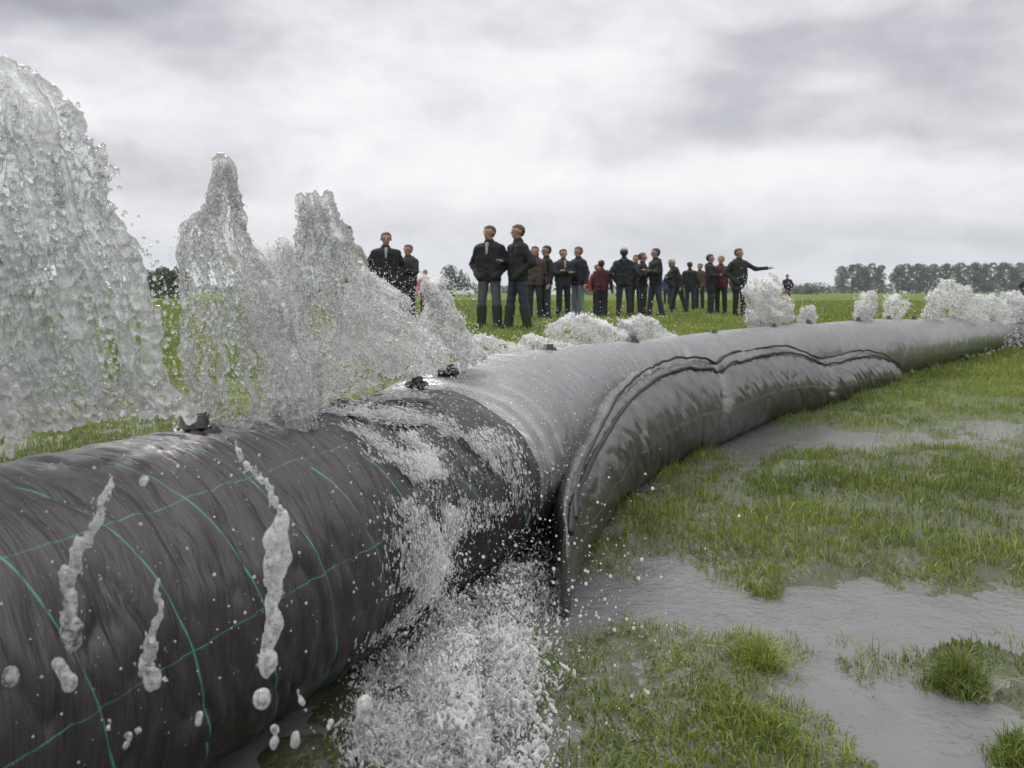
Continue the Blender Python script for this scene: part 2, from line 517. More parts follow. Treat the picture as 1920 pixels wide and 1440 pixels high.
def tube_surface(s, th, scale=1.0, lift=0.0):
    """point on the main tube: s arc length, th angle (0 = right side, pi/2 = crest)"""
    (x, y, h, wl, wr), (tx, ty) = frame_at(s)
    nx, ny = ty, -tx                                   # to the right of travel
    c, sn = np.cos(th), np.sin(th)
    hw = np.where(c > 0, wr, wl)
    off = hw * np.sign(c) * np.abs(c) ** 0.92 * scale
    z = h / 2 + h / 2 * np.sign(sn) * np.abs(sn) ** 0.92 * scale
    z = np.maximum(z, 0.0)
    return np.array([x + nx * off, y + ny * off, z + lift])


def build_tube(name, s0, s1, ns, nt, mat, parent, rfun, wr_amp=0.004, seed=1, caps=True, hoop=None, fq=16):
    S = np.linspace(s0, s1, ns)
    X = np.stack([np.interp(S, SS, SP[:, k]) for k in range(5)], 1)
    T = np.stack([np.interp(S, SS, TAN[:, k]) for k in range(2)], 1); T /= np.linalg.norm(T, axis=1)[:, None]
    th = np.linspace(0, 2 * np.pi, nt, endpoint=False) - np.pi / 2
    c, sn = np.cos(th)[None, :], np.sin(th)[None, :]
    hw = np.where(c > 0, X[:, 4:5], X[:, 3:4])
    rs = rfun(S)[:, None]
    SG, TG = np.meshgrid(S, th, indexing='ij')
    # wrinkles: long hoop creases plus a gentle lumpiness
    q = np.stack([SG * fq + 1.3 * np.sin(TG * 1.0), np.sin(TG) * 1.6, np.cos(TG) * 1.6], -1)
    cr = (1 - np.abs(2 * fbm(q, 3, seed) - 1)) ** 3
    q2 = np.stack([SG * 2.2, np.sin(TG) * 1.2, np.cos(TG) * 1.2], -1)
    lump = fbm(q2, 3, seed + 5) - 0.5
    dsp = -wr_amp * cr * 1.6 + lump * wr_amp * 5
    if hoop is not None:
        dsp = dsp + hoop(SG, TG)
    off = hw * np.sign(c) * np.abs(c) ** 0.92 * rs
    z = X[:, 2:3] / 2 * (1 + (rs - 1) * 0.3) + X[:, 2:3] / 2 * np.sign(sn) * np.abs(sn) ** 0.92 * rs
    off = off + dsp * c; z = z + dsp * sn
    z = np.maximum(z, -0.012)
    nx, ny = T[:, 1:2], -T[:, 0:1]
    V = np.stack([X[:, 0:1] + nx * off, X[:, 1:2] + ny * off, z], -1).reshape(-1, 3)
    idx = np.arange(ns * nt).reshape(ns, nt)
    a = idx[:-1]; b = idx[1:]
    Q = np.stack([a, np.roll(a, -1, 1), np.roll(b, -1, 1), b], -1).reshape(-1, 4)
    U = np.stack([SG, (TG + np.pi / 2) / (2 * np.pi) * 1.6], -1).reshape(-1, 2)
    fs = [Q]
    if caps:
        n0 = len(V)
        V = np.vstack([V, V[idx[0]].mean(0), V[idx[-1]].mean(0)]); U = np.vstack([U, U[0], U[-1]])
        t0 = np.stack([np.full(nt, n0), np.roll(idx[0], -1), idx[0]], 1)
        t1 = np.stack([np.full(nt, n0 + 1), idx[-1], np.roll(idx[-1], -1)], 1)
        fs += [t0, t1]
    loc = np.array(parent.location) if parent is not None else 0
    return mk(name, V - loc, fs, mat, parent, True, U)


def sweep(P, rad, n=10, closed=False, twist=0.0):
    """round bar along P (k,3) with radii rad"""
    P = np.asarray(P, float); k = len(P)
    rad = np.broadcast_to(np.asarray(rad, float), (k,))
    T = np.gradient(P, axis=0); T /= np.linalg.norm(T, axis=1)[:, None] + 1e-12
    up = np.tile([0, 0, 1.0], (k, 1)); up[np.abs(T[:, 2]) > 0.9] = [1.0, 0, 0]
    A = np.cross(T, up); A /= np.linalg.norm(A, axis=1)[:, None]
    B = np.cross(A, T)
    th = np.linspace(0, 2 * np.pi, n, endpoint=False)
    V = P[:, None] + rad[:, None, None] * (np.cos(th)[None, :, None] * A[:, None] + np.sin(th)[None, :, None] * B[:, None])
    idx = np.arange(k * n).reshape(k, n)
    Q = np.stack([idx[:-1], idx[1:], np.roll(idx[1:], -1, 1), np.roll(idx[:-1], -1, 1)], -1).reshape(-1, 4)
    V = V.reshape(-1, 3); n0 = len(V)
    V = np.vstack([V, P[0], P[-1]])
    t0 = np.stack([np.full(n, n0), idx[0], np.roll(idx[0], -1)], 1)
    t1 = np.stack([np.full(n, n0 + 1), np.roll(idx[-1], -1), idx[-1]], 1)
    return V, [Q, np.vstack([t0, t1])]


def lathe(prof, n=20):
    """prof (k,2) of radius, z"""
    prof = np.asarray(prof, float); k = len(prof)
    th = np.linspace(0, 2 * np.pi, n, endpoint=False)
    V = np.stack([prof[:, 0:1] * np.cos(th), prof[:, 0:1] * np.sin(th), np.repeat(prof[:, 1:2], n, 1)], -1).reshape(-1, 3)
    idx = np.arange(k * n).reshape(k, n)
    Q = np.stack([idx[:-1], np.roll(idx[:-1], -1, 1), np.roll(idx[1:], -1, 1), idx[1:]], -1).reshape(-1, 4)
    return V, [Q]


def join(parts):
    Vs, Fs, n = [], {}, 0
    for V, fs in parts:
        V = np.asarray(V)
        if isinstance(fs, np.ndarray): fs = [fs]
        for f in fs:
            if len(f): Fs.setdefault(f.shape[1], []).append(f + n)
        Vs.append(V); n += len(V)
    return np.vstack(Vs), [np.vstack(v) for v in Fs.values()]


def nozzle(parent, s, size=1.0, th=np.pi / 2, name='nozzle'):
    """short black rubber outlet standing on the crest, with a clamp ring and a ragged lip"""
    p = tube_surface(s, th) + np.array([0, 0, -0.012])
    k = size
    V, f = lathe([(0.001, 0.0), (.020 * k, 0.0), (.0205 * k, .010), (.0165 * k, .012), (.0165 * k, .020), (.0185 * k, .021), (.0185 * k, .026),
                  (.0160 * k, .027), (.0165 * k, .040 * k), (.0140 * k, .041 * k), (.0125 * k, .030), (.001, .028)], 18)
    V[:, 2] *= .62
    wob = (vnoise(np.c_[V[:, :2] * 90, V[:, 2] * 60], 3) - .5) * .006
    V = V + np.c_[wob, wob, wob]
    loc = np.array(parent.location)
    o = mk(name, V, f, M['black_rubber'], parent, True)
    o.location = Vector(p - loc)
    (x, y, h, wl, wr), (tx, ty) = frame_at(s)
    # gathered collar of cloth round the outlet
    V2, f2 = lathe([(.030 * k, .004), (.027 * k, .009), (.022 * k, .014), (.019 * k, .012)], 30)
    V2[:, 2] += .003 * np.sin(np.arctan2(V2[:, 1], V2[:, 0]) * 9)
    c = mk('cloth_collar', V2, f2, M['black_rubber'], o, True)
    return o


S_FOLD = s_of_y(1.66)          # folds where the near tube is squeezed
S_NM = s_of_y(1.96)           # where the near tube meets the middle one
# --- near tube
near = empty('flood_tube', (-.55, .9, 0))
tag(near, 'dark woven water-filled flood tube with thin green grid lines, nearest the camera', 'flood tube', 'tubes of the temporary flood barrier')
def r_near(S):
    return 1 - .11 * np.exp(-((S - S_FOLD) / .085) ** 2) - .05 * np.exp(-((S - S_NM - .03) / .10) ** 2)
def near_hoops(SG, TG):
    d = SG - S_FOLD
    f = -0.016 * np.exp(-((d + .04 * np.cos(TG)) / .011) ** 2) - 0.010 * np.exp(-((d + .09 + .02 * np.sin(TG)) / .012) ** 2)
    f = f - 0.011 * np.exp(-((d - .10 - .05 * np.cos(TG)) / .012) ** 2) - 0.008 * np.exp(-((d - .19 + .02 * np.cos(TG)) / .014) ** 2)
    f = f + 0.008 * np.exp(-((d - .05) / .03) ** 2) - .006 * np.exp(-((d + .22 + .05 * np.cos(TG)) / .012) ** 2)
    return f
build_tube('tube_fabric', 0, S_NM + 0.05, 2000, 260, M['dark_fabric'], near, r_near, 0.0062, 3, hoop=near_hoops, fq=26)
# --- middle tube
midt = empty('flood_tube', (1.2, 4.2, 0))
tag(midt, 'light grey wet flood tube curving back from the splash to the far end', 'flood tube', 'tubes of the temporary flood barrier')
S_END = SS[-1]
dents = [s_of_y(3.45), s_of_y(4.62), s_of_y(5.25), s_of_y(6.15), s_of_y(7.1), s_of_y(7.6)]
def r_mid(S):
    a = np.clip((S - (S_NM - .03)) / .34, 0, 1)
    e = np.clip((S_END - S) / .16, 0, 1)
    return (0.965 + 0.035 * np.sin(a * np.pi / 2)) * (0.35 + 0.65 * np.sqrt(1 - (1 - e) ** 2))
def mid_hoops(SG, TG):
    f = 0
    for k, s in enumerate(dents):
        f = f - 0.007 * np.exp(-((SG - s + 0.10 * (1 - np.sin(TG)) * (1 if k % 2 else .6)) / .05) ** 2)
        f = f - 0.004 * np.exp(-((SG - s - .07 + 0.12 * (1 - np.sin(TG))) / .028) ** 2)
    f = f - 0.012 * np.exp(-((SG - S_NM - .05 + .03 * np.cos(TG)) / .014) ** 2) - 0.008 * np.exp(-((SG - S_NM - .14 + .02 * np.cos(TG)) / .013) ** 2)
    return f
build_tube('tube_fabric', S_NM - .03, S_END, 1500, 220, M['grey_cover'], midt, r_mid, 0.0034, 9, hoop=mid_hoops)

# --- lower side tube with the double rope seam
SIDE = [(.125, 1.66, .19, .012), (.150, 1.80, .215, .030), (.215, 2.02, .245, .060), (.30, 2.26, .285, .085), (.42, 2.56, .345, .115), (.56, 2.86, .385, .13), (.75, 3.17, .41, .14), (.90, 3.40, .380, .13),
        (.97, 3.50, .358, .12), (1.09, 3.67, .385, .14), (1.36, 4.05, .39, .145), (1.60, 4.31, .375, .145), (1.79, 4.50, .305, .13), (1.97, 4.71, .282, .125),
        (2.18, 4.94, .295, .13), (2.42, 5.22, .275, .12), (2.60, 5.44, .235, .10), (2.70, 5.56, .19, .07), (2.75, 5.63, .14, .03)]
side = empty('side_tube', (1.0, 3.5, 0))
tag(side, 'lower dark grey side tube bulging out under the double black rope seam', 'flood tube')
C2, S2 = spline(SIDE, 900)
T2 = np.gradient(C2[:, :2], axis=0); T2 /= np.linalg.norm(T2, axis=1)[:, None]
n2d = np.stack([T2[:, 1], -T2[:, 0]], 1)
NTH = 140
th = np.linspace(0, 2 * np.pi, NTH, endpoint=False)
SG, TG = np.meshgrid(S2, th, indexing='ij')
hh_ = np.maximum(C2[:, 2:3], .02); ww = np.maximum(C2[:, 3:4], .006)
c, sn = np.cos(TG), np.sin(TG)
pinch = 0
for yy, amp in ((2.62, .010), (3.05, .006), (3.49, .030), (3.95, .007), (4.60, .026), (5.1, .008), (2.3, .005)):
    s0 = float(np.interp(yy, C2[:, 1], S2))
    pinch = pinch - amp * np.exp(-((SG - s0 + .05 * (1 - sn)) / .042) ** 2)
q = np.stack([SG * 13 + 2 * sn, sn * 1.3, c * 1.3], -1)
wr = -(1 - np.abs(2 * fbm(q, 3, 41) - 1)) ** 3 * .010 + (fbm(q * .3, 2, 44) - .5) * .02
amp = np.clip(ww / .1, 0, 1)
off = -ww + ww * c + (pinch + wr) * c * amp       # right-hand edge follows the listed line
zz_ = hh_ * 0.47 + hh_ * 0.53 * sn + (pinch * .3 + wr) * sn * amp
off = off + np.maximum(-sn, 0) * ww * 0.0
zz_ = np.maximum(zz_, -0.01)
V = np.stack([C2[:, 0:1] + n2d[:, 0:1] * off, C2[:, 1:2] + n2d[:, 1:2] * off, zz_], -1)
seam_pts = V[:, :, :]
idx = np.arange(len(S2) * NTH).reshape(len(S2), NTH)
a, b = idx[:-1], idx[1:]
Q = np.stack([a, np.roll(a, -1, 1), np.roll(b, -1, 1), b], -1).reshape(-1, 4)
Vf = V.reshape(-1, 3); n0 = len(Vf)
Vf = np.vstack([Vf, V[0].mean(0), V[-1].mean(0)])
t0 = np.stack([np.full(NTH, n0), np.roll(idx[0], -1), idx[0]], 1)
t1 = np.stack([np.full(NTH, n0 + 1), idx[-1], np.roll(idx[-1], -1)], 1)
U = np.vstack([np.stack([SG, TG / (2 * np.pi) * 1.0], -1).reshape(-1, 2), [[0, 0], [0, 0]]])
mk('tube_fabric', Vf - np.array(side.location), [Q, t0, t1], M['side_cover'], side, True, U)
for k, (tha, rr, lift) in enumerate(((R(57), .0056, .003), (R(78), .0050, .015))):
    j = int(round(tha / (2 * np.pi) * NTH))
    line_p = V[::6, j].copy()
    line_p[:, 2] += math.sin(tha) * .004 + lift + (vnoise(np.c_[S2[::6] * 9, S2[::6] * 0 + k * 7, S2[::6] * 0], 5) - .2) * .010
    line_p[:, :2] += n2d[::6] * (math.cos(tha) * .006 + (.017 if k else 0.0))
    rv = rr * (0.8 + 0.5 * vnoise(np.c_[S2[::6] * 12, S2[::6] * 0, S2[::6] * 0], 12 + k))
    Vs_, fs_ = sweep(line_p, rv, 10)
    mk('seam_rope', Vs_ - np.array(side.location), fs_, M['rope'], side)

# --- far tube continuing past the splash
FARP = [(5.10, 8.80, .40, .24, .24), (5.9, 9.7, .42, .25, .25), (7.2, 11.0, .42, .25, .25), (9.2, 12.8, .42, .25, .25), (12.5, 15.2, .42, .25, .25), (17, 17.8, .42, .25, .25)]
def far_tube():
    global SP, SS, TAN
    keep = (SP, SS, TAN)
    SP, SS = spline(FARP, 900)
    TAN = np.gradient(SP[:, :2], axis=0); TAN /= np.linalg.norm(TAN, axis=1)[:, None]
    e = empty('flood_tube', (9, 12.6, 0))
    tag(e, 'far flood tube half hidden in white splashes at the right edge', 'flood tube', 'tubes of the temporary flood barrier')
    build_tube('tube_fabric', 0, SS[-1], 500, 80, M['grey_cover'], e, lambda S: 1 - .5 * np.exp(-(S / .25) ** 2), 0.004, 19)
    noz = []
    for y in (9.5, 10.3, 11.2, 12.2, 13.2):
        s = s_of_y(y); nozzle(e, s, 1.3); noz.append(tube_surface(s, np.pi / 2))
    SP, SS, TAN = keep
    return noz
far_noz = far_tube()

# outlets along the crest (photograph rows checked by distance)
for y, k in ((.80, 1.0), (1.235, 1.3), (1.58, 1.1)):
    nozzle(near, s_of_y(y), k)
mid_noz_y = [1.92, 2.12, 2.75, 3.3, 3.95, 4.72, 5.15, 5.80, 6.42, 6.98, 7.55, 8.1, 8.6]
for y in mid_noz_y:
    nozzle(midt, s_of_y(y), 1.35 if y > 5 else 1.0)

# ------------------------------------------------------------------ ground, puddles and grass
def axis(n, lo, hi, k):
    t = np.linspace(-1, 1, n)
    v = np.sinh(t * k) / np.sinh(k)
    return v
ax_x = axis(760, -1, 1, 8.4) * 900 + 0.6
ax_y = np.sinh(np.linspace(-.80, 1, 760) * 8.4) / np.sinh(8.4) * 900 + 1.6


def bumpy(x, y):
    """height of the soil in metres relative to the puddle level (z = 0)"""
    y_ = np.maximum(y, 0.3)
    px, py = topix(x, y_)
    h = (fbm(np.stack([x * 2.6, y * 2.6, x * 0], -1), 4, 21) - 0.47) * 0.050 + (fbm(np.stack([x * 6.1, y * 6.1, x * 0], -1), 3, 23) - 0.5) * 0.034
    h = h + (fbm(np.stack([x * 11, y * 11, x * 0], -1), 3, 27) - 0.5) * 0.030 + (fbm(np.stack([x * 30, y * 30, x * 0], -1), 3, 29) - 0.5) * 0.026
    h = h - .010 * np.clip((py - 1080) / 80, 0, 1) + .000 * np.clip((1560 - px) / 200, 0, 1) * np.clip((py - 1150) / 60, 0, 1)
    def g(cx, cy, sx, sy):
        return np.exp(-((px - cx) / sx) ** 2 - ((py - cy) / sy) ** 2)
    # raised turf and hollow places of the lawn on the right
    for (cx, cy, sx, sy, a) in [(1650, 1000, 330, 80, .036), (1560, 900, 220, 45, .020), (1850, 900, 120, 60, .012), (1860, 1080, 90, 60, .014),
                                (1720, 740, 330, 46, .050), (1150, 1010, 90, 60, .012), (1290, 900, 80, 40, .006), (1180, 1230, 120, 60, .010),
                                (1420, 1210, 75, 38, .026), (1790, 1240, 60, 40, .036), (1590, 1250, 40, 18, .020), (1400, 1330, 110, 45, .013), (1440, 1400, 130, 35, .014),
                                (1440, 1100, 60, 22, .022), (1900, 1420, 50, 40, .030), (1090, 1330, 80, 70, .010), (1200, 1400, 120, 40, .009),
                                (1350, 1130, 480, 38, -.022), (1650, 1170, 330, 45, -.026), (1650, 1370, 190, 85, -.026), (1860, 1150, 120, 22, -.02),
                                (1540, 826, 210, 26, -.030), (1400, 870, 45, 60, -.018), (1860, 800, 120, 18, -.022), (1540, 945, 50, 14, -.03), (1560, 1300, 90, 40, -.018),
                                (1220, 1090, 90, 60, -.012), (1720, 700, 90, 12, -.012), (1060, 1200, 80, 130, -.01)]:
        h = h + a * g(cx, cy, sx, sy)
    d = np.hypot(x, y)
    f = np.clip((d - 5.0) / 5.0, 0, 1)
    h = h * (1 - f) + 0.022 * f
    behind = np.clip((-(x + 0.15) + (y - 2.2) * .45) / .5, 0, 1)      # drier side beyond the tube
    h = h * (1 - behind * .6) + .018 * behind
    return h + 0.004


XX, YY = np.meshgrid(ax_x, ax_y, indexing='ij')
ZZ = bumpy(XX, YY)
idx = np.arange(XX.size).reshape(XX.shape)
Q = np.stack([idx[:-1, :-1], idx[1:, :-1], idx[1:, 1:], idx[:-1, 1:]], -1).reshape(-1, 4)
o = mk('ground', np.stack([XX, YY, ZZ], -1).reshape(-1, 3), Q, M['ground'])
tag(o, kind='structure')
gx, gy = np.meshgrid(np.linspace(-9, 12, 260), np.linspace(-3, 14, 220), indexing='ij')
gz = (fbm(np.stack([gx * 5, gy * 5, gx * 0], -1), 2, 3) - .5) * .003
idx = np.arange(gx.size).reshape(gx.shape)
Q = np.stack([idx[:-1, :-1], idx[1:, :-1], idx[1:, 1:], idx[:-1, 1:]], -1).reshape(-1, 4)
o = mk('puddle_water', np.stack([gx, gy, gz], -1).reshape(-1, 3), Q, M['puddle'])
tag(o, kind='structure')


def blades(name, x, y, hgt, wid, lean=0.45, label=None, shade=None, sink=0.0):
    n = len(x)
    z = bumpy(x, y) - 0.004 - sink
    a = rng.uniform(0, 2 * np.pi, n)
    ln = rng.normal(0, 1, n) * lean * hgt
    b = rng.uniform(0, 2 * np.pi, n)
    lx, ly = np.cos(b) * ln, np.sin(b) * ln
    wx, wy = np.cos(a) * wid / 2, np.sin(a) * wid / 2
    P = np.zeros((n, 5, 3))
    P[:, 0] = np.stack([x - wx, y - wy, z], 1); P[:, 1] = np.stack([x + wx, y + wy, z], 1)
    mx, my, mz = x + lx * .35, y + ly * .35, z + hgt * .6
    P[:, 2] = np.stack([mx + wx * .8, my + wy * .8, mz], 1); P[:, 3] = np.stack([mx - wx * .8, my - wy * .8, mz], 1)
    P[:, 4] = np.stack([x + lx, y + ly, z + hgt * (1 - .3 * np.clip(np.abs(ln) / hgt, 0, 1))], 1)
    i = np.arange(n)[:, None] * 5
    t = rng.uniform(0, 1, n) ** 1.3
    big = fbm(np.stack([x * 2.2, y * 2.2, x * 0], -1), 3, 77)
    t = np.clip(t * .7 + (big - .5) * 1.1 + .08, 0, 1)[:, None]
    c1 = np.array([.080, .130, .025]); c2 = np.array([.30, .35, .075]); c3 = np.array([.30, .26, .09]); c4 = np.array([.20, .115, .05])
    colr = c1 * (1 - t) + c2 * t
    u = rng.uniform(0, 1, n)[:, None]
    colr = np.where(u < .13, colr * .4 + c3 * .6, colr)
    colr = np.where(u < .035, c4, colr)
    if shade is not None: colr = colr * shade[:, None]
    cc = np.repeat(np.c_[colr, np.ones(n)][:, None], 5, 1)
    o = mk(name, P.reshape(-1, 3), [i + np.array([[0, 1, 2, 3]]), i + np.array([[3, 2, 4]])], M['grass'], None, True, None, cc.reshape(-1, 4))
    tag(o, label, 'grass', kind='stuff')
    return o


def dist_to_tube(x, y):
    """signed offset to the right of the main tube's crest"""
    k = slice(None, None, 8)
    dx = x[:, None] - SP[k, 0][None]; dy = y[:, None] - SP[k, 1][None]
    j = np.argmin(dx * dx + dy * dy, 1)
    t = TAN[k][j]
    return dx[np.arange(len(x)), j] * t[:, 1] - dy[np.arange(len(x)), j] * t[:, 0]


def sample_ground(n, d0, d1, xr=0.72, p=1.0):
    u = rng.uniform(0, 1, n)
    if p == 1.0: d = 1 / (1 / d0 + u * (1 / d1 - 1 / d0))
    else: d = d0 * (d1 / d0) ** u
    x = rng.uniform(-xr, xr, n) * d + rng.uniform(-.2, .2, n)
    return x, d


x, y = sample_ground(300000, 0.95, 7.0, .72, 2)
x2, y2 = sample_ground(190000, 2.6, 10.0, .72, 2)
x, y = np.r_[x, x2], np.r_[y, y2]
off = dist_to_tube(x, y)
z = bumpy(x, y)
pat = fbm(np.stack([x * 7, y * 7, x * 0], -1), 3, 55)
keep = (rng.uniform(0, 1, len(x)) < np.clip((z + .004) / .020, 0, 1) * np.clip((pat - .30) / .25, .15, 1)) & ((off > .20) | (off < -.25))
x, y, z, off = x[keep], y[keep], z[keep], off[keep]
lowf = 1 - .42 * np.clip((topix(x, y)[1] - 1120) / 60, 0, 1)
hgt = np.clip(rng.gamma(5, .0050, len(x)) * (.55 + np.clip(z, 0, .03) * 20), .006, .065) * lowf
wid = np.maximum(rng.uniform(.0018, .0036, len(x)), y * .00062)
blades('lawn_grass', x, y, hgt, wid, .55, 'short green grass standing in the flooded lawn right of the tubes')
# sparse half drowned blades in the puddles
x, y = sample_ground(150000, 0.95, 6.0, .72, 2)
off = dist_to_tube(x, y); z = bumpy(x, y)
nn = fbm(np.stack([x * 5, y * 5, x * 0], -1), 3, 91)
nn = nn + .05 * np.clip((1560 - topix(x, y)[0]) / 200, -1, 1)
keep = (z < .008) & (z > -.020) & (off > .25) & (nn > .47)
x, y, z = x[keep], y[keep], z[keep]
blades('drowned_grass', x, y, rng.gamma(4, .004, len(x)) + .004 - z, rng.uniform(.0014, .0028, len(x)), 1.1, 'sparse thin grass blades poking through the puddle water')
# mid distance lawn
x, y = sample_ground(240000, 6.0, 60.0, .75, 2)
blades('field_grass', x, y, rng.uniform(.03, .07, len(x)) * (1 + y / 60), y * .0011, .5, 'mown green grass of the field stretching behind the tubes')

# individual clumps standing in the puddle
CL = [(1425, 1245, .055, .085, 900, 'spiky green grass tuft with long thin blades standing in the puddle centre'),
      (1800, 1290, .050, .085, 1300, 'dense dark green grass clump alone in the puddle at the right'),
      (1585, 1262, .022, .035, 160, 'tiny sparse grass tuft in the puddle between the two bigger clumps'),
      (1440, 1118, .050, .05, 600, 'low broad grass tuft at the edge of the turf above the spiky tuft'),
      (1905, 1440, .045, .06, 700, 'yellowing grass tuft at the bottom right corner'),
      (1425, 1395, .075, .045, 800, 'loose low grass tuft near the bottom, below the spiky tuft')]
for (px, py, rad, hg, n, lab) in CL:
    yy = H * F / (py - HZ); xx = (px - 960) / F * yy
    aa = rng.uniform(0, 2 * np.pi, n)
    rr = rad * np.sqrt(rng.uniform(0, 1, n)) * rng.uniform(.35, 1, n) * (.45 + 1.3 * vnoise(np.stack([np.cos(aa) * 2.2 + px, np.sin(aa) * 2.2, aa * 0], -1), 4))
    x = xx + rr * np.cos(aa) * 1.1; y = yy + rr * np.sin(aa)
    st = rng.uniform(0, 1, n)
    hgt = hg * rng.uniform(.2, 1.0, n) ** 1.4 * (1 - .4 * np.minimum(rr / rad, 1.3))
    o = blades('grass_tuft', x, y, hgt, rng.uniform(.0014, .0028, n), .85, None)
    del o['kind']
    tag(o, lab, 'grass tuft', 'grass tufts standing in the puddle')

# ------------------------------------------------------------------ distant things
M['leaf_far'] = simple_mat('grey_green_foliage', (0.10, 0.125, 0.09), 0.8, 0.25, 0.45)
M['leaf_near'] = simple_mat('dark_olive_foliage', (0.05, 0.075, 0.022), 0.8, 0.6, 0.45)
M['bark'] = simple_mat('pale_bark', (0.16, 0.15, 0.13), 0.85, 2.0, 0.3)


def make_tree(label, group, h, wdt, crown_lo, n, mat, seed, leaf, name='tree', cat='tree'):
    r = np.random.default_rng(seed)
    e = empty(name)
    tag(e, label, cat, group)
    parts = []
    top = np.array([r.normal(0, .1), r.normal(0, .1), h * .82])
    parts.append(sweep(np.array([[0, 0, -.2], [0, 0, h * .25], [top[0] * .6, top[1] * .6, h * .55], top]), [h * .022, h * .018, h * .011, h * .004], 8))
    lobes = []
    nl = 9
    for k in range(nl):
        z = h * (crown_lo + (0.94 - crown_lo) * (k + .5) / nl)
        prof = math.sin(math.pi * min(1, .15 + .85 * ((z / h - crown_lo) / (1 - crown_lo)) ** .8)) ** .5
        a = r.uniform(0, 6.28); rad = wdt * .28 * prof
        c = np.array([math.cos(a) * rad, math.sin(a) * rad, z])
        lobes.append((c, wdt * .30 * (0.55 + .6 * prof) * r.uniform(.8, 1.15)))
        b0 = np.array([0, 0, z - h * .14]); parts.append(sweep(np.array([b0, (b0 + c) / 2 + [0, 0, .02 * h], c]), [h * .007, h * .005, h * .002], 5))
    V, f = join(parts)
    mk('trunk', V, f, M['bark'], e)
    P = []
    for c, rad in lobes:
        m_ = int(n / nl)
        d = r.normal(0, 1, (m_, 3)); d /= np.linalg.norm(d, axis=1)[:, None]
        q = c + d * rad * (r.uniform(.25, 1.08, (m_, 1)) ** .6) * np.array([1, 1, .8])
        P.append(q)
    P = np.vstack(P)
    k = fbm(P / (h * .10), 2, seed) > .40
    P = P[k]; m_ = len(P)
    A = r.normal(0, 1, (m_, 3)); A /= np.linalg.norm(A, axis=1)[:, None]
    B = np.cross(A, r.normal(0, 1, (m_, 3))); B /= np.linalg.norm(B, axis=1)[:, None]
    sz = leaf * r.uniform(.6, 1.3, (m_, 1))
    V = np.stack([P - A * sz, P + B * sz * .55, P + A * sz, P - B * sz * .55], 1).reshape(-1, 3)
    mk('crown', V, np.arange(m_ * 4).reshape(-1, 4), mat, e, False)
    return e


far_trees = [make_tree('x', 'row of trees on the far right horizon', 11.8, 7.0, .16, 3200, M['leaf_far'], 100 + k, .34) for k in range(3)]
words_n = ['first', 'second', 'third', 'fourth', 'fifth', 'sixth', 'seventh', 'eighth', 'ninth', 'tenth', 'eleventh', 'twelfth', 'thirteenth', 'fourteenth', 'fifteenth', 'sixteenth']
spec = [(1581, 49, 'a'), (1597, 52, 'a'), (1614, 54, 'a'), (1631, 54, 'a'), (1648, 51, 'a')] + [(1684 + 17.5 * i, 52 + (i > 6) * 2 + (i % 3), 'b') for i in range(14)]
used = 0
ia = ib = 0
for k, (px, hp, grp) in enumerate(spec):
    base = far_trees[k % 3]
    o = base if k < 3 else copy_tree(base)
    d = 330 + (k % 4) * 7
    sc = (hp / F * d + H) / 11.8
    o.location = ((px - 960) / F * d, d, 0); o.rotation_euler = (0, 0, rng.uniform(0, 6.28)); o.scale = (sc * 0.93, sc * .93, sc)
    if grp == 'a':
        o['label'] = f'grey-green tree, {words_n[ia]} from the left in the small clump on the horizon'; ia += 1
    else:
        o['label'] = f'grey-green tree, {words_n[ib]} from the left in the long far right row'; ib += 1
# olive trees on the left horizon, a lone round tree behind the crowd and low bushes
for k, (px, top, d, wd, lab, nm) in enumerate([
        (272, 508, 95, 3.0, 'small dark olive tree on the left horizon beside the big water jet', 'tree'),
        (298, 503, 90, 3.2, 'middle dark olive tree on the left horizon between two water jets', 'tree'),
        (328, 508, 84, 3.4, 'right dark olive tree on the left horizon behind the second water jet', 'tree'),
        (14, 490, 60, 4.4, 'dark tree at the left edge seen through the big water jet', 'tree'),
        (852, 500, 120, 4.6, 'round grey-green tree on the horizon just left of the standing crowd', 'tree')]):
    h = (HZ - top) / F * d + H
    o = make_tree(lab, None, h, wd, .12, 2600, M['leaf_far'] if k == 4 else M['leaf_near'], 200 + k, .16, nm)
    o.location = ((px - 960) / F * d, d, 0)
bsp = [(1528, 537, 240, 9, 'round dark bush on the horizon left of the clump of trees'),
       (1490, 541, 260, 9, 'small dark bush on the horizon beside the person standing alone'),
       (1115, 535, 200, 8, 'low bush on the horizon behind the crowd, right of the one in light jeans'),
       (1262, 532, 200, 8, 'low bush on the horizon behind the crowd, beside the dark green coats')]
for k, (px, top, d, wd, lab) in enumerate(bsp):
    h = (HZ - top) / F * d + H
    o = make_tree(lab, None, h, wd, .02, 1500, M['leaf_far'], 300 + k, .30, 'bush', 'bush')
    o.location = ((px - 960) / F * d, d, 0)

# a far hedge line that reads as one mass
n = 16000
x = rng.uniform(-620, 640, n); d = 520 + rng.normal(0, 4, n)
hmax = 3.6 + 4.5 * fbm(np.stack([x * .02, x * 0, x * 0], -1), 4, 5) ** 2
P = np.stack([x, d, rng.uniform(0, 1, n) * hmax], 1)
A = rng.normal(0, 1, (n, 3)); A /= np.linalg.norm(A, axis=1)[:, None]
B = np.cross(A, rng.normal(0, 1, (n, 3))); B /= np.linalg.norm(B, axis=1)[:, None]
sz = rng.uniform(.8, 1.6, (n, 1))
V = np.stack([P - A * sz, P + B * sz * .6, P + A * sz, P - B * sz * .6], 1).reshape(-1, 3)
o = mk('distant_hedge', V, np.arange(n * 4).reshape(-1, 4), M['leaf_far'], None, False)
tag(o, 'low grey-green hedge line along the whole horizon', 'hedge', kind='stuff')

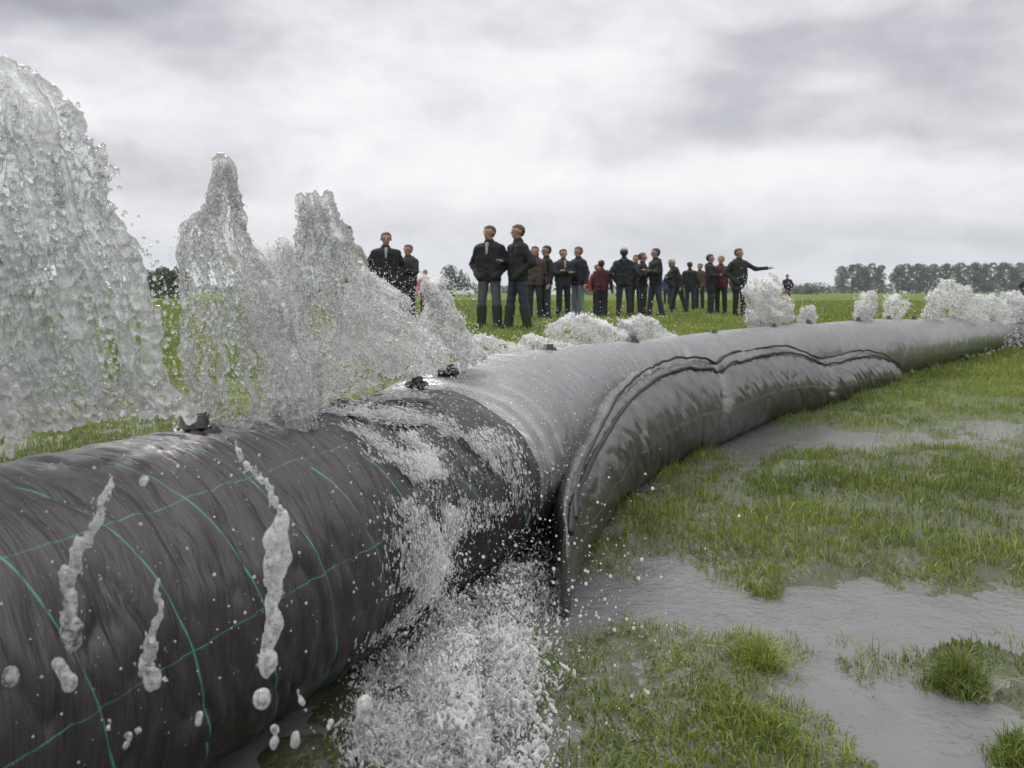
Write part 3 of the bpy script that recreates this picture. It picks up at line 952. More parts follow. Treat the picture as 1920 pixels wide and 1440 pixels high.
# ------------------------------------------------------------------ parked cars
M['white_paint'] = simple_mat('white_car_paint', (0.72, 0.73, 0.75), 0.3)
M['silver_paint'] = simple_mat('silver_car_paint', (0.42, 0.44, 0.47), 0.3)
M['car_glass'] = simple_mat('car_window_glass', (0.03, 0.035, 0.04), 0.08)
M['tyre'] = simple_mat('tyre_rubber', (0.02, 0.02, 0.02), 0.8)
M['rim'] = simple_mat('wheel_rim', (0.45, 0.45, 0.47), 0.35)
M['lamp'] = simple_mat('headlight_glass', (0.7, 0.7, 0.68), 0.15)


def make_car(x, y, rz, label, paint, hroof=1.46, length=4.3):
    e = empty('parked_car', (x, y, 0.02), rz)
    tag(e, label, 'car', 'cars parked far behind the crowd')
    L = length / 2
    lower = np.array([(-L, .32), (-L, .72), (-L + .12, .88), (-L * .52, .96), (-.2, .97), (L * .6, .96), (L - .05, .90), (L, .7), (L - .02, .32)])
    prof = [(-L, .3), (-L, .7), (-L + .15, .86), (-L * .50, .95), (-L * .22, hroof - .05), (L * .15, hroof), (L * .62, hroof - .06), (L * .93, .98), (L, .75), (L - .02, .3)]
    def extrude(pts, w0, wt, zlo, zhi):
        V = []
        for sgn in (-1, 1):
            for (a, b) in pts:
                f = np.clip((b - zlo) / (zhi - zlo), 0, 1)
                V.append((a, sgn * (w0 * (1 - f) + wt * f), b))
        V = np.array(V); n = len(pts)
        q = [(i, (i + 1) % n, n + (i + 1) % n, n + i) for i in range(n)]
        return V, q, n
    V, q, n = extrude(prof, .86, .62, .95, hroof)
    me = bpy.data.meshes.new('car_body')
    me.from_pydata([tuple(v) for v in V], [], [tuple(range(n))[::-1], tuple(range(n, 2 * n))] + q)
    me.materials.append(paint)
    o = bpy.data.objects.new('body', me); COL.objects.link(o); o.parent = e
    bv = o.modifiers.new('bevel', 'BEVEL'); bv.width = .05; bv.segments = 2
    for sgn in (-1, 1):
        for (p0, p1, t0_, t1_) in ((-L * .42, -.02, -L * .17, -.02), (.04, L * .74, .04, L * .56)):
            w0, w1 = .866, .668
            Vw = np.array([(p0, sgn * w0, 1.0), (p1, sgn * w0, 1.0), (t1_, sgn * w1, hroof - .11), (t0_, sgn * w1, hroof - .11)])
            Vw = np.vstack([Vw, Vw - [0, sgn * .03, 0]])
            mk('side_window', Vw, np.array([(0, 1, 2, 3), (4, 7, 6, 5), (0, 4, 5, 1), (1, 5, 6, 2), (2, 6, 7, 3), (3, 7, 4, 0)]), M['car_glass'], e, False)
        mk('headlight', np.array([(-L - .01, sgn * .80, .66), (-L - .01, sgn * .52, .66), (-L + .02, sgn * .52, .80), (-L + .02, sgn * .80, .80), (-L + .1, sgn * .80, .66), (-L + .1, sgn * .52, .66), (-L + .12, sgn * .52, .80), (-L + .12, sgn * .80, .80)]),
           np.array([(0, 1, 2, 3), (4, 7, 6, 5), (0, 4, 5, 1), (1, 5, 6, 2), (2, 6, 7, 3), (3, 7, 4, 0)]), M['lamp'], e, False)
    Vw = np.array([(-L * .48, -.72, .99), (-L * .48, .72, .99), (-L * .25, .60, hroof - .09), (-L * .25, -.60, hroof - .09)])
    Vw = np.vstack([Vw + [-.02, 0, .02], Vw + [.03, 0, -.02]])
    mk('windscreen', Vw, np.array([(0, 1, 2, 3), (4, 7, 6, 5), (0, 4, 5, 1), (1, 5, 6, 2), (2, 6, 7, 3), (3, 7, 4, 0)]), M['car_glass'], e, False)
    for sx in (-L * .62, L * .62):
        for sgn in (-1, 1):
            V, f = lathe([(.02, -.1), (.26, -.1), (.32, -.07), (.32, .07), (.26, .1), (.19, .085), (.02, .085)], 20)
            V = V[:, [0, 2, 1]] * [1, sgn, 1]
            wh = mk('wheel', V, f, M['tyre'], e); wh.location = (sx, sgn * .80, .32)
            V, f = lathe([(.01, .11), (.10, .115), (.18, .10), (.19, .08)], 16)
            V = V[:, [0, 2, 1]] * [1, sgn, 1]
            mk('rim', V, f, M['rim'], wh)
    return e


for px, d, rz, lab, pt in [(862, 120, .1, 'white parked car left of the tall pair of standing people', 'white_paint'),
                           (1045, 105, .15, 'white parked car between the pair and the person in light jeans', 'white_paint'),
                           (1140, 110, 3.0, 'silver parked car between the child in red and the back-turned person', 'silver_paint'),
                           (1197, 100, 1.4, 'white parked car seen end on between the two groups of dark coats', 'white_paint'),
                           (775, 95, .2, 'silver parked car behind the two people at the left jets', 'silver_paint')]:
    make_car((px - 960) / F * d, d, rz, lab, M[pt])

# ------------------------------------------------------------------ people
def sdf_grid(lo, hi, vs):
    lo = np.array(lo, float); dims = np.ceil((np.array(hi) - lo) / vs).astype(int) + 1
    return lo, dims, np.full(dims, 9.0, np.float32)


def caps_union(caps, vs, k=0.03, pad=0.05, clip=None, noise=0.0, seed=0):
    """smooth union of tapered capsules (a, b, ra, rb); returns a mesh"""
    A = np.array([np.minimum(c[0], c[1]) - max(c[2], c[3]) for c in caps]).min(0) - pad
    B = np.array([np.maximum(c[0], c[1]) + max(c[2], c[3]) for c in caps]).max(0) + pad
    lo, dims, D = sdf_grid(A, B, vs)
    for a, b, ra, rb in caps:
        a = np.array(a, float); b = np.array(b, float)
        m = max(ra, rb) + pad + .02
        i0 = np.maximum(np.floor((np.minimum(a, b) - m - lo) / vs).astype(int), 0)
        i1 = np.minimum(np.ceil((np.maximum(a, b) + m - lo) / vs).astype(int) + 1, dims)
        gx = (lo[0] + vs * np.arange(i0[0], i1[0]))[:, None, None] - a[0]
        gy = (lo[1] + vs * np.arange(i0[1], i1[1]))[None, :, None] - a[1]
        gz = (lo[2] + vs * np.arange(i0[2], i1[2]))[None, None, :] - a[2]
        ab = b - a; L2 = max(ab @ ab, 1e-9)
        t = np.clip((gx * ab[0] + gy * ab[1] + gz * ab[2]) / L2, 0, 1)
        d = np.sqrt((gx - t * ab[0]) ** 2 + (gy - t * ab[1]) ** 2 + (gz - t * ab[2]) ** 2) - (ra + (rb - ra) * t)
        sl = (slice(i0[0], i1[0]), slice(i0[1], i1[1]), slice(i0[2], i1[2]))
        o = D[sl]
        kk = min(k, 2.5 * max(ra, rb))
        hh = np.clip(.5 + .5 * (o - d) / kk, 0, 1)
        D[sl] = o * (1 - hh) + d * hh - kk * hh * (1 - hh)
    if clip is not None or noise:
        gx, gy, gz = np.meshgrid(*[lo[i] + vs * np.arange(dims[i]) for i in range(3)], indexing='ij')
        if noise:
            near_ = np.abs(D) < .05
            pts = np.stack([gx[near_] * 9, gy[near_] * 9, gz[near_] * 14], -1)
            D[near_] += ((fbm(pts, 2, seed) - .5) * 2 * noise).astype(np.float32)
        if clip is not None:
            D = np.maximum(D, clip(gx, gy, gz))
    return surface_nets(-D, lo, vs)


SKIN = simple_mat('skin', (0.30, 0.165, 0.125), 0.5, 30, 0.12)
EYE = simple_mat('dark_eye', (0.02, 0.015, 0.012), 0.2)
HAIRS = {'dark': simple_mat('dark_brown_hair', (0.022, 0.015, 0.012), 0.6, 80, 0.4), 'brown': simple_mat('brown_hair', (0.06, 0.035, 0.022), 0.6, 80, 0.4),
         'fair': simple_mat('fair_hair', (0.20, 0.15, 0.08), 0.6, 80, 0.4), 'grey': simple_mat('grey_hair', (0.32, 0.31, 0.30), 0.6, 80, 0.3)}
CL_ = {}
def cloth(c, key):
    if key not in CL_:
        CL_[key] = simple_mat(key + '_cloth', c, 0.85, 14, 0.3, 0.25)
    return CL_[key]
COLS = {'black': (.006, .006, .008), 'navy': (.008, .010, .019), 'charcoal': (.018, .018, .021), 'dark_green': (.010, .014, .010), 'maroon': (.07, .014, .022),
        'red': (.22, .025, .03), 'pink': (.50, .22, .22), 'cream': (.33, .30, .27), 'light_jeans': (.12, .15, .19), 'blue_jeans': (.018, .025, .042),
        'dark_jeans': (.011, .014, .024), 'grey_jeans': (.065, .065, .078), 'brown': (.05, .032, .022), 'blue': (.03, .045, .12), 'black_shoes': (.012, .012, .012), 'wellies': (.016, .022, .014)}


def arm(side_, pose):
    s = side_
    if pose == 'pocket': return (s * .325, .09, 1.13), (s * .195, -.05, .97)
    if pose == 'down': return (s * .28, .03, 1.13), (s * .29, -.05, .87)
    if pose == 'fold': return (s * .25, -.07, 1.15), (-s * .03, -.21, 1.19 + s * .02)
    if pose == 'hold': return (s * .24, .0, 1.15), (s * .07, -.24, 1.16)
    if pose == 'face': return (s * .27, -.12, 1.20), (s * .10, -.17, 1.47)
    if pose == 'point': return (s * .38, -.14, 1.25), (s * .56, -.30, 1.27)
    if pose == 'back': return (s * .27, .10, 1.14), (s * .07, .18, 1.00)


def make_person(x, y, height, rz, label, jacket, trousers, hair='dark', shoes='black_shoes', arms=('pocket', 'pocket'), lean=0.0, look=0.0, stance=.1,
                stride=0.0, longcoat=False, bulk=1.0, extra=None, seed=0, kw_shirt=False):
    e = empty('person', (x, y, float(bumpy(np.array([x]), np.array([y]))[0]) - .005), rz)
    tag(e, label, 'person', 'onlookers standing on the field behind the tubes')
    sc = height / 1.78
    e.scale = (sc * 1.10, sc * 1.10, sc)
    A_ = np.array
    sway = np.random.default_rng(seed).normal(0, .012, 6)
    hx = sway[0]
    def L_(p):                         # forward lean about the hips
        p = A_(p, float)
        if p[2] > .92:
            dz = p[2] - .92
            p = A_([p[0] + hx * dz, p[1] - dz * math.sin(lean), .92 + dz * math.cos(lean)])
        return p
    legs = []
    for s, st in ((-1, -stride), (1, stride)):
        hip = A_([s * .088, 0, .93]); kn = A_([s * (stance * .55 + .05), st * .45 - .015, .50]); an = A_([s * (stance + .01), st, .085])
        legs.append((hip, kn, an))
    bod = []
    for hip, kn, an in legs:
        bod += [(hip, kn, .075, .050), (kn, an, .050, .034), (an + [0, .02, -.03], an + [0, -.13, -.05], .033, .026)]
    bod += [(L_((-.05, 0, .96)), L_((.05, 0, .96)), .10, .10), (L_((0, 0, 1.0)), L_((0, 0, 1.34)), .085, .09), (L_((-.08, 0, 1.34)), L_((.08, 0, 1.34)), .07, .07),
            (L_((-.15, 0, 1.38)), L_((.15, 0, 1.38)), .05, .05), (L_((0, .01, 1.42)), L_((0, -.005, 1.60)), .056, .053)]
    # head, turned by look
    ca, sa = math.cos(look), math.sin(look)
    def Hd(p):
        return L_((p[0] * ca - p[1] * sa, p[0] * sa + p[1] * ca, p[2]))
    bod += [(Hd((0, .015, 1.69)), Hd((0, -.015, 1.685)), .088, .084), (Hd((0, -.03, 1.62)), Hd((0, -.045, 1.585)), .062, .042),
            (Hd((0, -.095, 1.665)), Hd((0, -.117, 1.638)), .012, .016), (Hd((-.02, -.088, 1.605)), Hd((.02, -.088, 1.605)), .012, .012)]
    for s in (-1, 1):
        bod.append((Hd((s * .086, .005, 1.672)), Hd((s * .088, .01, 1.635)), .013, .010))
        bod.append((Hd((s * .035, -.088, 1.695)), Hd((s * .02, -.090, 1.700)), .004, .004))
    arms_ = []
    for s, pz in ((-1, arms[0]), (1, arms[1])):
        el, wr_ = arm(s, pz)
        sh = L_((s * .185, 0, 1.385)); el = L_(el); wr_ = L_(wr_)
        arms_.append((sh, el, wr_))
        bod += [(sh, el, .045, .036), (el, wr_, .036, .026)]
        d = (wr_ - el) / np.linalg.norm(wr_ - el)
        sidev = np.cross(d, [0, 0, 1.0] if abs(d[2]) < .8 else [0, 1.0, 0]); sidev /= np.linalg.norm(sidev)
        nrm = np.cross(sidev, d)
        bod.append((wr_ + d * .02, wr_ + d * .075, .027, .034))
        for k, (o_, ln) in enumerate(((-.027, .062), (-.009, .074), (.009, .070), (.027, .055))):
            a0 = wr_ + d * .085 + sidev * o_
            a1 = a0 + d * ln * .55; a2 = a1 + d * ln * .4 - nrm * ln * .3 * s
            bod += [(a0, a1, .0095, .009), (a1, a2, .009, .0075)]
        bod.append((wr_ + d * .03 + sidev * .028 * s, wr_ + d * .075 + sidev * .055 * s, .012, .009))
    V, Qd = caps_union(bod, .011, .018, .03)
    mk('body', V, Qd, SKIN, e)
    # eyes
    for s in (-1, 1):
        c = Hd((s * .032, -.094, 1.672))
        V, f = lathe([(.0005, -.006), (.004, -.004), (.006, 0), (.004, .004), (.0005, .006)], 8)
        mk('eye', V + c, f, EYE, e)
    # hair
    hc = [(Hd((0, .028, 1.705)), Hd((0, -.006, 1.712)), .095, .088), (Hd((0, .05, 1.66)), Hd((0, .05, 1.64)), .072, .06)]
    fw = L_((-sa * -1 * 0, 0, 1.7))
    c0 = Hd((0, -.025, 1.70)); fdir = Hd((0, -1.0, 1.70)) - Hd((0, 0, 1.70)); fdir /= np.linalg.norm(fdir)
    def hclip(X, Y, Z):
        front = (X - c0[0]) * fdir[0] + (Y - c0[1]) * fdir[1] + (Z - c0[2]) * fdir[2]
        return np.minimum(front, -(Z - (c0[2] + .042)))
    V, Qd = caps_union(hc, .010, .02, .03, hclip, .006, seed)
    mk('hair', V, Qd, HAIRS[hair], e)
    # jacket
    b = bulk * 1.2
    hem = .68 if longcoat else .83
    jc = [(L_((-.09 * b, 0, 1.37)), L_((-.085 * b, 0, 1.0)), .108, .110), (L_((.09 * b, 0, 1.37)), L_((.085 * b, 0, 1.0)), .108, .110), (L_((0, .01, 1.38)), L_((0, 0, 1.0)), .13, .13),
          (L_((0, 0, 1.455)), L_((.185, 0, 1.395)), .068, .070), (L_((0, 0, 1.455)), L_((-.185, 0, 1.395)), .068, .070), (L_((0, .015, 1.44)), L_((0, .01, 1.51)), .082, .074),
          (L_((-.08, 0, 1.0)), A_([-.085, 0, hem]), .115, .118), (L_((.08, 0, 1.0)), A_([.085, 0, hem]), .115, .118)]
    for sh, el, wr_ in arms_:
        d = (wr_ - el) / np.linalg.norm(wr_ - el)
        jc += [(sh, el, .072, .058), (el, wr_ + d * .0, .058, .046)]
    for (sh, el, wr_), pz in zip(arms_, arms):
        if pz == 'pocket':
            d = (wr_ - el) / np.linalg.norm(wr_ - el)
            jc.append((wr_, wr_ + d * .13 + A_([0, .02, 0]), .055, .062))
    V, Qd = caps_union(jc, .014, .022, .04, lambda X, Y, Z: (hem - Z), .015, seed + 3)
    jm = cloth(COLS[jacket], jacket)
    mk('long_coat' if longcoat else 'jacket', V, Qd, jm, e)
    # trousers
    tr = [(A_([-.05, 0, .93]), A_([.05, 0, .93]), .102, .102)]
    for hip, kn, an in legs:
        tr += [(hip, kn, .096, .070), (kn, an, .070, .060)]
    V, Qd = caps_union(tr, .014, .02, .04, lambda X, Y, Z: np.maximum(Z - .99, .055 - Z), .008, seed + 9)
    mk('trousers', V, Qd, cloth(COLS[trousers], trousers), e)
    for hip, kn, an in legs:
        sh_ = [(an + [0, .03, -.03], an + [0, -.06, -.035], .045, .044), (an + [0, -.06, -.04], an + [0, -.15, -.052], .042, .034)]
        if shoes == 'wellies': sh_ = [q_ for q_ in sh_] + [(an + A_([0, 0, -.02]), an + (kn - an) * .70, .070, .084)]
        V, Qd = caps_union(sh_, .012, .02, .03, lambda X, Y, Z: -Z)
        mk('boot' if shoes == 'wellies' else 'shoe', V, Qd, cloth(COLS[shoes], shoes), e)
    if kw_shirt:
        V, Qd = caps_union([(L_((0, -.095, 1.47)), L_((0, -.122, 1.30)), .030, .016)], .010, .02, .03)
        mk('shirt_front', V, Qd, cloth((.30, .29, .30), 'pale_shirt'), e)
    # hood or raised collar lying on the shoulders
    if seed % 2 == 0:
        V, Qd = caps_union([(L_((-.07, .07, 1.47)), L_((.07, .07, 1.47)), .055, .055), (L_((0, .10, 1.44)), L_((0, .12, 1.38)), .06, .04)], .012, .02, .03)
        mk('hood', V, Qd, jm, e)
    if extra == 'bag':
        V, Qd = caps_union([(A_([.25, .02, .98]), A_([.25, .02, .80]), .05, .07), (A_([.25, .02, 1.0]), L_((-.1, .12, 1.45)), .010, .010)], .012, .02, .03)
        b_ = mk('shoulder_bag', V, Qd, cloth(COLS['red'], 'red'), e)
    if extra == 'cap':
        V, Qd = caps_union([(Hd((0, .015, 1.73)), Hd((0, -.01, 1.73)), .096, .094), (Hd((0, -.09, 1.735)), Hd((0, -.15, 1.725)), .035, .025)], .010, .02, .03, lambda X, Y, Z: -(Z - c0[2] - .012))
        mk('cap', V, Qd, cloth(COLS['cream'], 'cream'), e)
    return e


# facing: 0 = towards the camera, pi = away, +pi/2 = towards the right of the picture (-pi/2 = left)
PPL = [
    # px, head top, height, turn, label, jacket, trousers, options
    (650, 425, 1.80, .5, 'person in a cream jacket, only the head and shoulder showing beside the third jet', 'cream', 'dark_jeans', dict(hair='dark', look=.5)),
    (722, 437, 1.80, .2, 'person in a black jacket facing us behind the falling water, left of the group', 'black', 'dark_jeans', dict(hair='brown', arms=('pocket', 'pocket'), bulk=1.2, kw_shirt=True)),
    (766, 460, 1.72, -.5, 'shorter person in a dark jacket right behind the one at the jets', 'charcoal', 'dark_jeans', dict(hair='brown', arms=('fold', 'fold'))),
    (797, 507, 1.32, .1, 'child in a pink jacket low behind the falling water', 'pink', 'dark_jeans', dict(hair='dark', arms=('down', 'down'))),
    (918, 425, 1.84, -.35, 'tall person in an open black jacket and grey jeans with hands in pockets', 'black', 'grey_jeans', dict(hair='brown', arms=('pocket', 'pocket'), shoes='wellies', bulk=1.2, look=-.3, stance=.13, kw_shirt=True)),
    (971, 423, 1.84, -1.1, 'tall person in black jacket and blue jeans turned sideways, right of the pair', 'black', 'blue_jeans', dict(hair='brown', arms=('hold', 'pocket'), shoes='wellies', bulk=1.15, stance=.12, stride=.10)),
    (1003, 463, 1.76, -.2, 'person in a brown jacket half hidden behind the tall one in blue jeans', 'brown', 'dark_jeans', dict(hair='brown', arms=('down', 'down'))),
    (1024, 462, 1.78, -1.2, 'person in a dark jacket and bright blue jeans raising a hand to the chin', 'black', 'blue_jeans', dict(hair='dark', arms=('face', 'down'))),
    (1056, 468, 1.74, .3, 'dark-haired person in a grey jacket and pale shirt between two dark jackets', 'charcoal', 'dark_jeans', dict(hair='dark', arms=('fold', 'fold'), kw_shirt=True)),
    (1084, 464, 1.80, -.9, 'person in a navy jacket and light blue jeans with a red bag', 'navy', 'light_jeans', dict(hair='brown', arms=('pocket', 'down'), extra='bag', bulk=1.15)),
    (1128, 489, 1.50, 2.7, 'short youngster in a red jacket and dark jeans standing apart', 'maroon', 'dark_jeans', dict(hair='dark', arms=('down', 'down'))),
    (1121, 497, 1.42, .4, 'small child in a bright red jacket beside the short youngster', 'red', 'dark_jeans', dict(hair='dark', arms=('down', 'down'))),
    (1170, 467, 1.80, 3.0, 'broad person in a navy coat and charcoal trousers seen from behind, wearing a pale cap', 'navy', 'charcoal', dict(hair='dark', arms=('pocket', 'pocket'), bulk=1.3, extra='cap', stance=.12)),
    (1205, 475, 1.74, 1.2, 'person in a black jacket facing right, elbow to elbow with the broad one', 'black', 'charcoal', dict(hair='brown', arms=('fold', 'fold'))),
    (1229, 467, 1.82, -1.3, 'tall person in a black coat and blue jeans facing left, in the middle group', 'black', 'blue_jeans', dict(hair='dark', arms=('fold', 'fold'), bulk=1.25, stride=.12)),
    (1250, 515, 1.60, 2.6, 'distant person in blue clothes seen in the gap of the crowd', 'blue', 'dark_jeans', dict(hair='brown')),
    (1272, 485, 1.72, -1.4, 'grey-haired person in a dark green coat bending forward', 'dark_green', 'dark_jeans', dict(hair='grey', arms=('hold', 'down'), lean=.28, stride=.2)),
    (1294, 492, 1.72, 2.6, 'person in a black coat with back to us beside the bending one', 'black', 'dark_jeans', dict(hair='dark', arms=('down', 'down'), bulk=1.15)),
    (1332, 478, 1.78, 1.1, 'person in a black and maroon coat facing right near the end of the crowd', 'black', 'dark_jeans', dict(hair='dark', arms=('fold', 'pocket'), longcoat=True, bulk=1.15)),
    (1352, 481, 1.74, -.6, 'person in a maroon jacket and black trousers with a pale scarf', 'maroon', 'black', dict(hair='fair', arms=('down', 'down'))),
    (1386, 467, 1.82, .3, 'person in a dark green coat with one arm stretched out to the right', 'dark_green', 'black', dict(hair='brown', arms=('pocket', 'point'), longcoat=True, look=.4)),
    (1476, 515, 1.76, -.3, 'person in dark clothes standing alone behind the white jet', 'charcoal', 'maroon', dict(hair='dark', arms=('hold', 'pocket'))),
    (1192, 479, 1.74, -.4, 'person in a dark jacket peering out between the broad coat and its neighbour', 'charcoal', 'dark_jeans', dict(hair='brown', arms=('fold', 'fold'))),
    (1260, 493, 1.72, .9, 'person in a black jacket half hidden behind the bending grey-haired one', 'black', 'dark_jeans', dict(hair='dark')),
    (1312, 495, 1.72, -.7, 'person in a brown jacket in the gap left of the black and maroon coat', 'brown', 'dark_jeans', dict(hair='brown')),
    (745, 470, 1.74, -.2, 'person in a navy jacket squeezed between the two people behind the water', 'navy', 'dark_jeans', dict(hair='dark')),
    (1919, 523, 1.76, .2, 'person in black cut off by the right edge of the picture', 'black', 'black', dict(hair='dark', arms=('pocket', 'pocket'), bulk=1.2)),
]
for k, (px, top, ht, rz, lab, jk, tr, kw) in enumerate(PPL):
    d = (ht + .02 - H) * F / (HZ - top)
    make_person((px - 960) / F * d, d, ht, rz, lab, jk, tr, seed=k * 13, **kw)

# ------------------------------------------------------------------ water
def poly_interp(P, v):
    P = np.asarray(P, float)
    s = np.concatenate([[0], np.cumsum(np.linalg.norm(np.diff(P, axis=0), axis=1))]); s /= s[-1]
    return np.stack([np.interp(v, s, P[:, 0]), np.interp(v, s, P[:, 1])], -1)


def drop_balls(P, Rr, D=None, E=None, sub=0):
    """small smooth drops as one mesh, each a little icosphere stretched by E along D"""
    t = (1 + 5 ** .5) / 2
    iv = np.array([(-1, t, 0), (1, t, 0), (-1, -t, 0), (1, -t, 0), (0, -1, t), (0, 1, t), (0, -1, -t), (0, 1, -t), (t, 0, -1), (t, 0, 1), (-t, 0, -1), (-t, 0, 1)], float)
    iv /= np.linalg.norm(iv[0])
    it = np.array([(0, 11, 5), (0, 5, 1), (0, 1, 7), (0, 7, 10), (0, 10, 11), (1, 5, 9), (5, 11, 4), (11, 10, 2), (10, 7, 6), (7, 1, 8), (3, 9, 4), (3, 4, 2), (3, 2, 6), (3, 6, 8), (3, 8, 9), (4, 9, 5), (2, 4, 11), (6, 2, 10), (8, 6, 7), (9, 8, 1)])
    if sub:
        vl = [tuple(v) for v in iv]; mp = {}; nt = []
        def midp(a, b):
            k = (min(a, b), max(a, b))
            if k not in mp:
                m_ = (np.array(vl[a]) + np.array(vl[b])) / 2; m_ /= np.linalg.norm(m_); vl.append(tuple(m_)); mp[k] = len(vl) - 1
            return mp[k]
        for a, b, c in it:
            ab, bc, ca = midp(a, b), midp(b, c), midp(c, a)
            nt += [(a, ab, ca), (b, bc, ab), (c, ca, bc), (ab, bc, ca)]
        iv = np.array(vl); it = np.array(nt)
    n = len(P)
    O = iv[None] * Rr[:, None, None]
    if D is not None:
        al = np.einsum('nkj,nj->nk', O, D)
        O = O + al[:, :, None] * D[:, None] * (E - 1)[:, None, None]
    V = P[:, None] + O
    Fc = (np.arange(n)[:, None, None] * len(iv) + it[None]).reshape(-1, 3)
    return V.reshape(-1, 3), Fc


def fountain(name, label, Lp, Rp, depth, nstreak, r0, vs, mat, thick=.5, gap=.42, seed=0, ndrops=150, group='water jets spouting from the tube', slant=0.0, cat='water jet', spread=.06, freq=(7, 5), mist=0, mist_r=1.0, mgap=.36, jag=.30):
    """burst of water between two outline curves (photo px, top to bottom), streaks run along the flow"""
    r = np.random.default_rng(seed)
    Pp, Rr, Dd, Ee = [], [], [], []
    us = np.linspace(0, 1, 40)
    Lx = poly_interp(Lp, us); Rx = poly_interp(Rp, us)
    def pos(u, v, w_):
        a = np.stack([np.interp(v, us, Lx[:, 0]), np.interp(v, us, Lx[:, 1])], -1)
        b = np.stack([np.interp(v, us, Rx[:, 0]), np.interp(v, us, Rx[:, 1])], -1)
        wpx = np.abs(b[:, 0] - a[:, 0])
        jl = (fbm(np.stack([v * 9, v * 0 + seed, v * 0], -1), 4, seed + 1) - .5) * jag * wpx
        jr = (fbm(np.stack([v * 9, v * 0 - seed, v * 0 + 3], -1), 4, seed + 2) - .5) * jag * wpx
        jt = (fbm(np.stack([u * 6, u * 0 + seed, u * 0], -1), 3, seed + 8) - .5) * jag * 1.2 * wpx * (1 - v) ** 2
        p = a * (1 - u[:, None]) + b * u[:, None]
        p[:, 0] += jl * (1 - u) + jr * u; p[:, 1] += jt
        width = wpx / F * depth
        yy = depth + slant * (v - .5) + w_ * width * thick * np.sqrt(np.clip(1 - (2 * u - 1) ** 2, 0.02, 1))
        return np.stack([(p[:, 0] - 960) / F * depth, yy, H - (p[:, 1] - HZ) / F * depth], -1)
    for k in range(nstreak):
        u0 = r.uniform(0, 1)
        v0 = r.uniform(-.08, .97); ln = r.uniform(.04, .20)
        m_ = max(3, int(ln * 40))
        v = np.clip(v0 + np.linspace(0, ln, m_), 0, 1)
        u = np.clip(u0 + np.cumsum(r.normal(0, .006, m_)), 0, 1)
        w_ = np.full(m_, r.choice([-1, 1]) * r.uniform(.35, 1) ** .6)
        if r.uniform() < .3: w_ *= r.uniform()
        p = pos(u, v, w_)
        gate = fbm(np.stack([u * freq[0] * 1.4, v * freq[1], w_ * 1.2 + seed], -1), 3, seed)
        g2 = vnoise(np.stack([u * 40, v * 26, w_ * 3], -1), seed + 7)
        ok = (gate > gap) & (g2 > .22)
        if ok.sum() < 2: continue
        rad = r0 * (.55 + 1.5 * r.uniform() ** 2.2) * (.7 + .6 * g2) * (.75 + .8 * np.clip(gate - gap, 0, .3))
        dv = np.gradient(p, axis=0); dv /= np.linalg.norm(dv, axis=1)[:, None] + 1e-9
        Pp.append(p[ok]); Rr.append(rad[ok]); Dd.append(dv[ok]); Ee.append(np.full(ok.sum(), r.uniform(1.4, 3.2)))
    # rim of thicker, clearer lumps along the outline
    for side_u in (0.0, 1.0):
        m_ = 130
        v = np.linspace(0, .97, m_) + r.normal(0, .004, m_); v = np.clip(v, 0, 1)
        jit = (fbm(np.stack([v * 16, v * 0 + side_u * 5, v * 0], -1), 3, seed + 3) - .5) * .16
        u = np.clip(side_u + jit, -.08, 1.08)
        p = pos(np.clip(u, -.08, 1.08), v, r.normal(0, .4, m_))
        gate = vnoise(np.stack([v * 22, v * 0 + side_u * 9, v * 0], -1), seed + 4) > .33
        dv = np.gradient(p, axis=0); dv /= np.linalg.norm(dv, axis=1)[:, None] + 1e-9
        Pp.append(p[gate]); Rr.append((r0 * r.uniform(.7, 1.7, m_))[gate]); Dd.append(dv[gate]); Ee.append(np.full(gate.sum(), 1.9))
    # loose drops thrown around it
    m_ = ndrops
    v = r.uniform(0, 1, m_) ** 1.2; u = r.choice([-1, 1], m_) * np.abs(r.normal(0, spread, m_)); u = np.where(u < 0, u, 1 + u)
    p = pos(np.clip(u, -.6, 1.6), v, r.normal(0, .7, m_))
    nf = m_ * 5
    vf = r.uniform(0, 1, nf); uf = r.choice([-1, 1], nf) * r.exponential(spread * 1.1, nf); uf = np.where(uf < 0, uf, 1 + uf)
    pf = pos(np.clip(uf, -.8, 1.8), vf, r.normal(0, .6, nf)); pf[:, 2] += r.normal(0, .012 * depth, nf)
    Pp.append(p); Rr.append(r0 * r.uniform(.35, .95, m_)); Dd.append(np.tile([0, 0, 1.0], (m_, 1))); Ee.append(r.uniform(1, 1.8, m_))
    Pp = np.vstack(Pp); Rr = np.maximum(np.concatenate(Rr), vs * .95); Dd = np.vstack(Dd); Ee = np.concatenate(Ee)
    V, Qd = blob_mesh(Pp, Rr, Dd, Ee, vs, .22)
    fs = [Qd]
    if mist:
        u = r.uniform(0, 1, mist); v = r.uniform(0, 1, mist) ** .9
        w_ = r.choice([-1, 1], mist) * r.uniform(0.1, 1, mist) ** .5
        u = u + r.normal(0, .018, mist)
        gate = fbm(np.stack([u * freq[0] * 1.6, v * freq[1] * 1.5, w_ * .8 + seed], -1), 4, seed + 60)
        ok = r.uniform(0, 1, mist) < np.clip((gate - mgap - .10 * np.clip(v - .45, 0, .5)) / .10, .03, 1)
        u, v, w_ = u[ok], v[ok], w_[ok]
        p = pos(u, v, w_); p2 = pos(u, np.minimum(v + .02, 1.02), w_)
        dv = p2 - p; dv /= np.linalg.norm(dv, axis=1)[:, None] + 1e-9
        px_ = depth / F
        p = p + r.normal(0, 2.2 * px_, p.shape)
        rad = px_ * mist_r * r.uniform(.55, 1.5, len(p)); el = r.uniform(1, 2.6, len(p))
